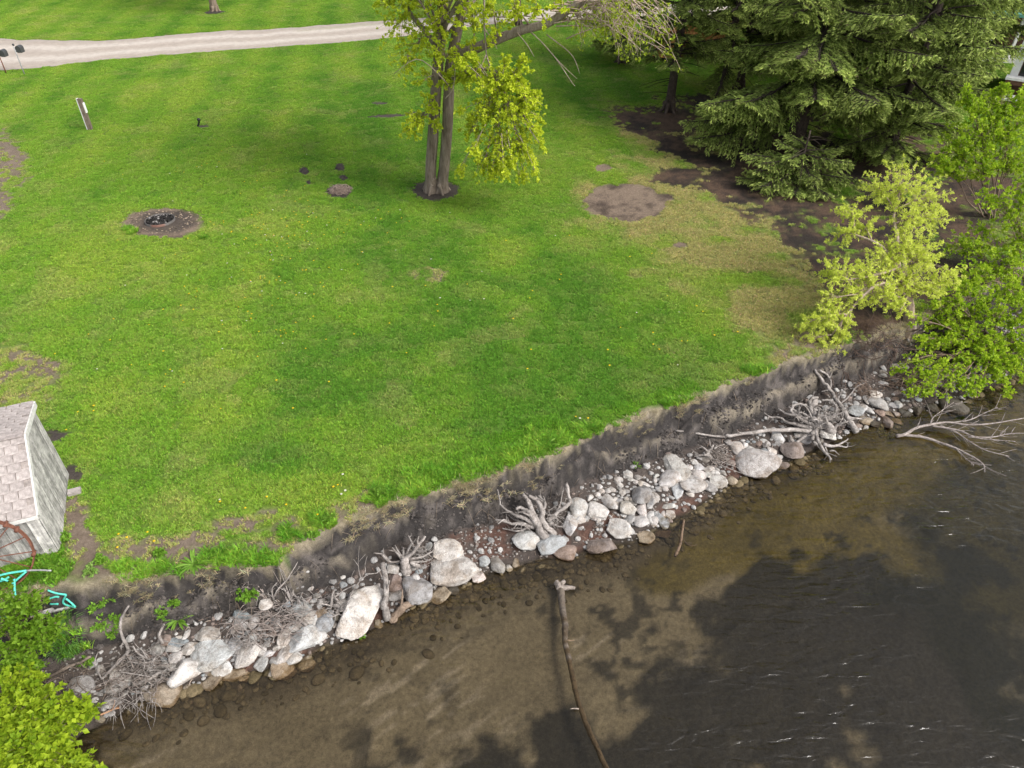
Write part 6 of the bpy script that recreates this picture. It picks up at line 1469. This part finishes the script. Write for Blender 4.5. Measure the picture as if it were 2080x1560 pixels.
# ------------------------------------------------------------------ weeds on and above the bank
def rosette(px, py, size, n, lab, seed, col=((.10, .22, .02), (.20, .34, .05)), wid=.16):
    r = np.random.default_rng(seed); P = on(px, py, .01)
    A = Acc()
    for i in range(n):
        a = i * 2.4 + r.normal(0, .2); l = size * r.uniform(.55, 1.0); up = r.uniform(.15, .7)
        d = np.array([math.cos(a), math.sin(a), 0]); s = np.array([-d[1], d[0], 0]); w = l * wid
        V = []
        for t, ww in ((0, .2), (.3, .8), (.6, 1), (.85, .6), (1, .05)):
            c = P + d * l * t * math.cos(up * .6) + [0, 0, l * (up * t - .55 * t * t * up)]
            V += [c - s * w * ww * .5 + [0, 0, .012 * ww], c, c + s * w * ww * .5 + [0, 0, .012 * ww]]
        Qs = [[3 * j + k, 3 * j + k + 1, 3 * j + k + 4, 3 * j + k + 3] for j in range(4) for k in (0, 1)]
        A.add(V, Qs, None, mixc(col[0], col[1], r.random()))
    tag(A.obj("weed_plant", M['weed'], None, False), lab, "weed", "weeds along the bank")
rosette(393, 1148, .34, 26, "largest spiky thistle rosette at the break of the bank", 1)
rosette(372, 1164, .22, 18, "smaller spiky rosette just left below the largest thistle", 2)
rosette(362, 1260, .30, 22, "spiky rosette low on the bare bank above the stones", 3)
rosette(1292, 948, .16, 10, "lone small weed on the bare bank above the white stones", 4)
rosette(1113, 905, .26, 18, "broad-leaved weed in the grass edge right of the claw-shaped stump", 5)
rosette(1130, 893, .22, 16, "right-hand weed of a pair in the grass edge above the bank", 6)
rosette(1090, 918, .20, 14, "weed hanging over the bank edge above the claw-shaped stump", 7)
def sprig(px, py, rp, n, lab, seed, leaf=.05, ratio=.3, cols=((.08, .19, .015), (.2, .36, .04)), h=.5, name="weed_plant"):
    r = np.random.default_rng(seed); P = on(px, py, 0); k = mpp(P)
    A = Acc(); S = Acc(); c = P + [0, 0, rp * k * h]
    clump(S, A, P, c, (rp * k, rp * k, rp * k * h), n, leaf, ratio, cols, r, 4, 4, .1, .006, .004, .1, .2, (.7, .8, .4))
    T = thing(name, lab, "weed", P, "weeds along the bank")
    S.obj("stems", M['twig'], T); A.obj("leaves", M['weed'], T, False)
sprig(126, 1100, 16, 26, "round leafy green weed at the corner of the shed", 20, .06, .42)
sprig(85, 1140, 24, 26, "dark green weeds under the rim of the wagon wheel", 21, .05, .35)
sprig(112, 1168, 26, 34, "leafy weeds right of the turquoise lounge frame", 22, .05, .35)
sprig(205, 1140, 14, 16, "leafy weed in thin grass right of the shed", 23, .05, .35)
sprig(190, 1162, 20, 20, "pale leafy weed at the edge of the bank right of the shed", 24, .05, .3, ((.14, .26, .04), (.26, .4, .1)))
sprig(324, 1128, 14, 16, "bright leafy weed in the thin lawn above the thistles", 25, .06, .35)
sprig(358, 1228, 11, 14, "small round green weed on the bank above the spiky rosette", 26, .05, .4)
sprig(330, 1250, 16, 12, "loose leafy weed left of the low spiky rosette", 27, .05, .3)
sprig(505, 1215, 24, 26, "upright bright green weed above the twig pile", 28, .06, .34)
sprig(668, 1060, 16, 18, "leafy weed overhanging the bank edge at its dark bend", 29, .05, .34)
sprig(772, 1008, 20, 24, "leafy weed patch in bare soil at the edge of the lawn", 30, .05, .34)
sprig(640, 1088, 14, 12, "small weed at the bank edge left of its dark bend", 31, .05, .34)
sprig(205, 1225, 30, 14, "sparse leafy shoots on the bank below the shed", 32, .06, .28, h=.35)
sprig(200, 1275, 28, 16, "sparse leafy shoots lower down the bank near the grass clump", 33, .06, .28, h=.35)
sprig(240, 1262, 20, 10, "thin leafy shoots beside the curved grey stick", 34, .06, .28, h=.4)
sprig(232, 1290, 16, 8, "leafy shoots at the foot of the curved grey stick", 35, .06, .28, h=.4)
sprig(178, 1350, 18, 10, "green shoots by the long thin brown log", 36, .05, .34)
sprig(702, 1278, 10, 6, "small yellow-green sprig on the lower part of the long slab", 37, .04, .34, ((.2, .3, .02), (.4, .5, .05)), .4)
sprig(742, 1222, 16, 5, "sparse sprig across the upper part of the long slab", 38, .04, .34, ((.2, .3, .02), (.4, .5, .05)), .3)
sprig(736, 1294, 8, 6, "tiny green sprig at the water below the long slab", 39, .045, .36)
sprig(1285, 940, 6, 4, "tiny sprout beside the lone small weed on the bank", 40, .04, .3)
rr = np.random.default_rng(50); A = Acc(); P = on(140, 1310, 0)
for i in range(220):
    a, q = rr.random() * 6.28, .26 * math.sqrt(rr.random()); c = P + [math.cos(a) * q, math.sin(a) * q, 0]; c[2] = ter(c[0], c[1]) - .01
    l = rr.uniform(.18, .36); d = np.array([math.cos(a), math.sin(a), 0]) * rr.uniform(.1, .8); s = np.array([-math.sin(a), math.cos(a), 0]) * .006
    m_ = c + d * l * .35 + [0, 0, l * .7]; e_ = c + d * l + [0, 0, l * .7]
    A.add([c - s, c + s, m_ + s, m_ - s, e_], [[0, 1, 2, 3]], [[3, 2, 4]], mixc((.07, .18, .03), (.17, .32, .07), rr.random()))
tag(A.obj("grass_clump", M['weed'], None, False), "tall fine grass clump on the bank right of the leafy sapling", "grass clump")

# ------------------------------------------------------------------ buildings glimpsed through the spruces
b = PX(1325, 121); e_ = PX(1500, 112); dv = nrm(e_ - b); nv = np.array([-dv[1], dv[0], 0]); Lf = np.linalg.norm(e_ - b)
T = thing("cedar_fence", "orange-brown cedar board fence behind the spruces at the top of the photo", "fence", b)
rr = np.random.default_rng(60)
for k in range(int(Lf / .155)):
    A = Acc(); g = rr.uniform(.75, 1.2); h = 1.75 + rr.uniform(-.02, .02)
    add_box(A, b + dv * (.155 * k + .07) + nv * rr.uniform(-.004, .004) + [0, 0, h / 2 + .05], .143, .02, h, dv, nv, Zv, (g, g, g)); A.obj("plank", M['cedar'], T, False)
for z_ in (.4, 1.45):
    A = Acc(); add_box(A, b + dv * Lf / 2 - nv * .032 + [0, 0, z_], Lf, .04, .09, dv, nv, Zv); A.obj("rail", M['cedar'], T, False)
# white-framed cottage corner at the right edge
b = PX(2052, 152, 1.05); b[2] = 0; kx = nrm(np.array([.82, -.57, 0])); ky = np.array([-kx[1], kx[0], 0])
z0 = 1.05
T = thing("cottage", "white-framed cottage corner with dark window at the right edge of the photo", "house", b)
def bx(nm, mat, u0, u1, v0, v1, za, zb):
    A = Acc(); add_box(A, b + kx * (u0 + u1) / 2 + ky * (v0 + v1) / 2 + [0, 0, (za + zb) / 2], u1 - u0, v1 - v0, zb - za, kx, ky, Zv); return A.obj(nm, mat, T, False)
bx("wall", M['brownp'], .05, 5, .06, 4, 0, 3.0); bx("sill", M['white'], -.12, 5, -.55, .06, z0 - .10, z0); bx("skirt", M['brownp'], -.08, 5, -.45, .055, z0 - .32, z0 - .105)
w = bx("window", M['glass'], .34, 4.8, .03, .058, z0 + .004, 2.7); bx("corner_board", M['white'], -.02, .30, -.03, .10, z0 + .003, 3.1)
bx("step", M['white'], -.1, 5, -1.5, -.7, .30, .38); bx("step_support", M['brownp'], .1, 4.8, -1.35, -.85, 0, .298)
A = Acc(); add_box(A, b + kx * 2.4 + ky * 1.9 + [0, 0, 3.36], 5.4, 4.6, .12, kx, ky, Zv); A.obj("roof", M['dark'], T, False)
# green-roofed porch behind
b = PX(1945, 122, 0.0); b[2] = 0; kx = np.array([.985, -.17, 0]); ky = np.array([.17, .985, 0])
T = thing("porch_house", "house with a green metal roof and white porch posts behind the spruces", "house", b)
bx("wall", M['brownp'], -1, 7, 2.0, 6, 0, 2.3)
A = Acc()
V = [b + kx * u + ky * v + [0, 0, z] for u in (-1.6, 7.6) for v, z in ((-.4, 2.25), (-.4, 2.40), (4.0, 3.9), (4.0, 3.75), (8.0, 2.35))]
A.add(V, [[0, 1, 6, 5], [1, 2, 7, 6], [2, 4, 9, 7], [3, 0, 5, 8], [4, 3, 8, 9], [0, 3, 2, 1], [5, 6, 7, 8]], [[2, 3, 4], [7, 9, 8]]); A.obj("roof", M['green'], T, False)
for k in range(5): bx("post", M['white'], k * 1.25 - .07, k * 1.25 + .07, -.1, .04, 0, 2.28)
bx("deck", M['trim'], -1, 7, -.3, 1.99, 0, .22); bx("window", M['glass'], 1, 2.2, 1.96, 1.995, .9, 1.9); bx("window", M['glass'], 3.4, 4.6, 1.96, 1.995, .9, 1.9)
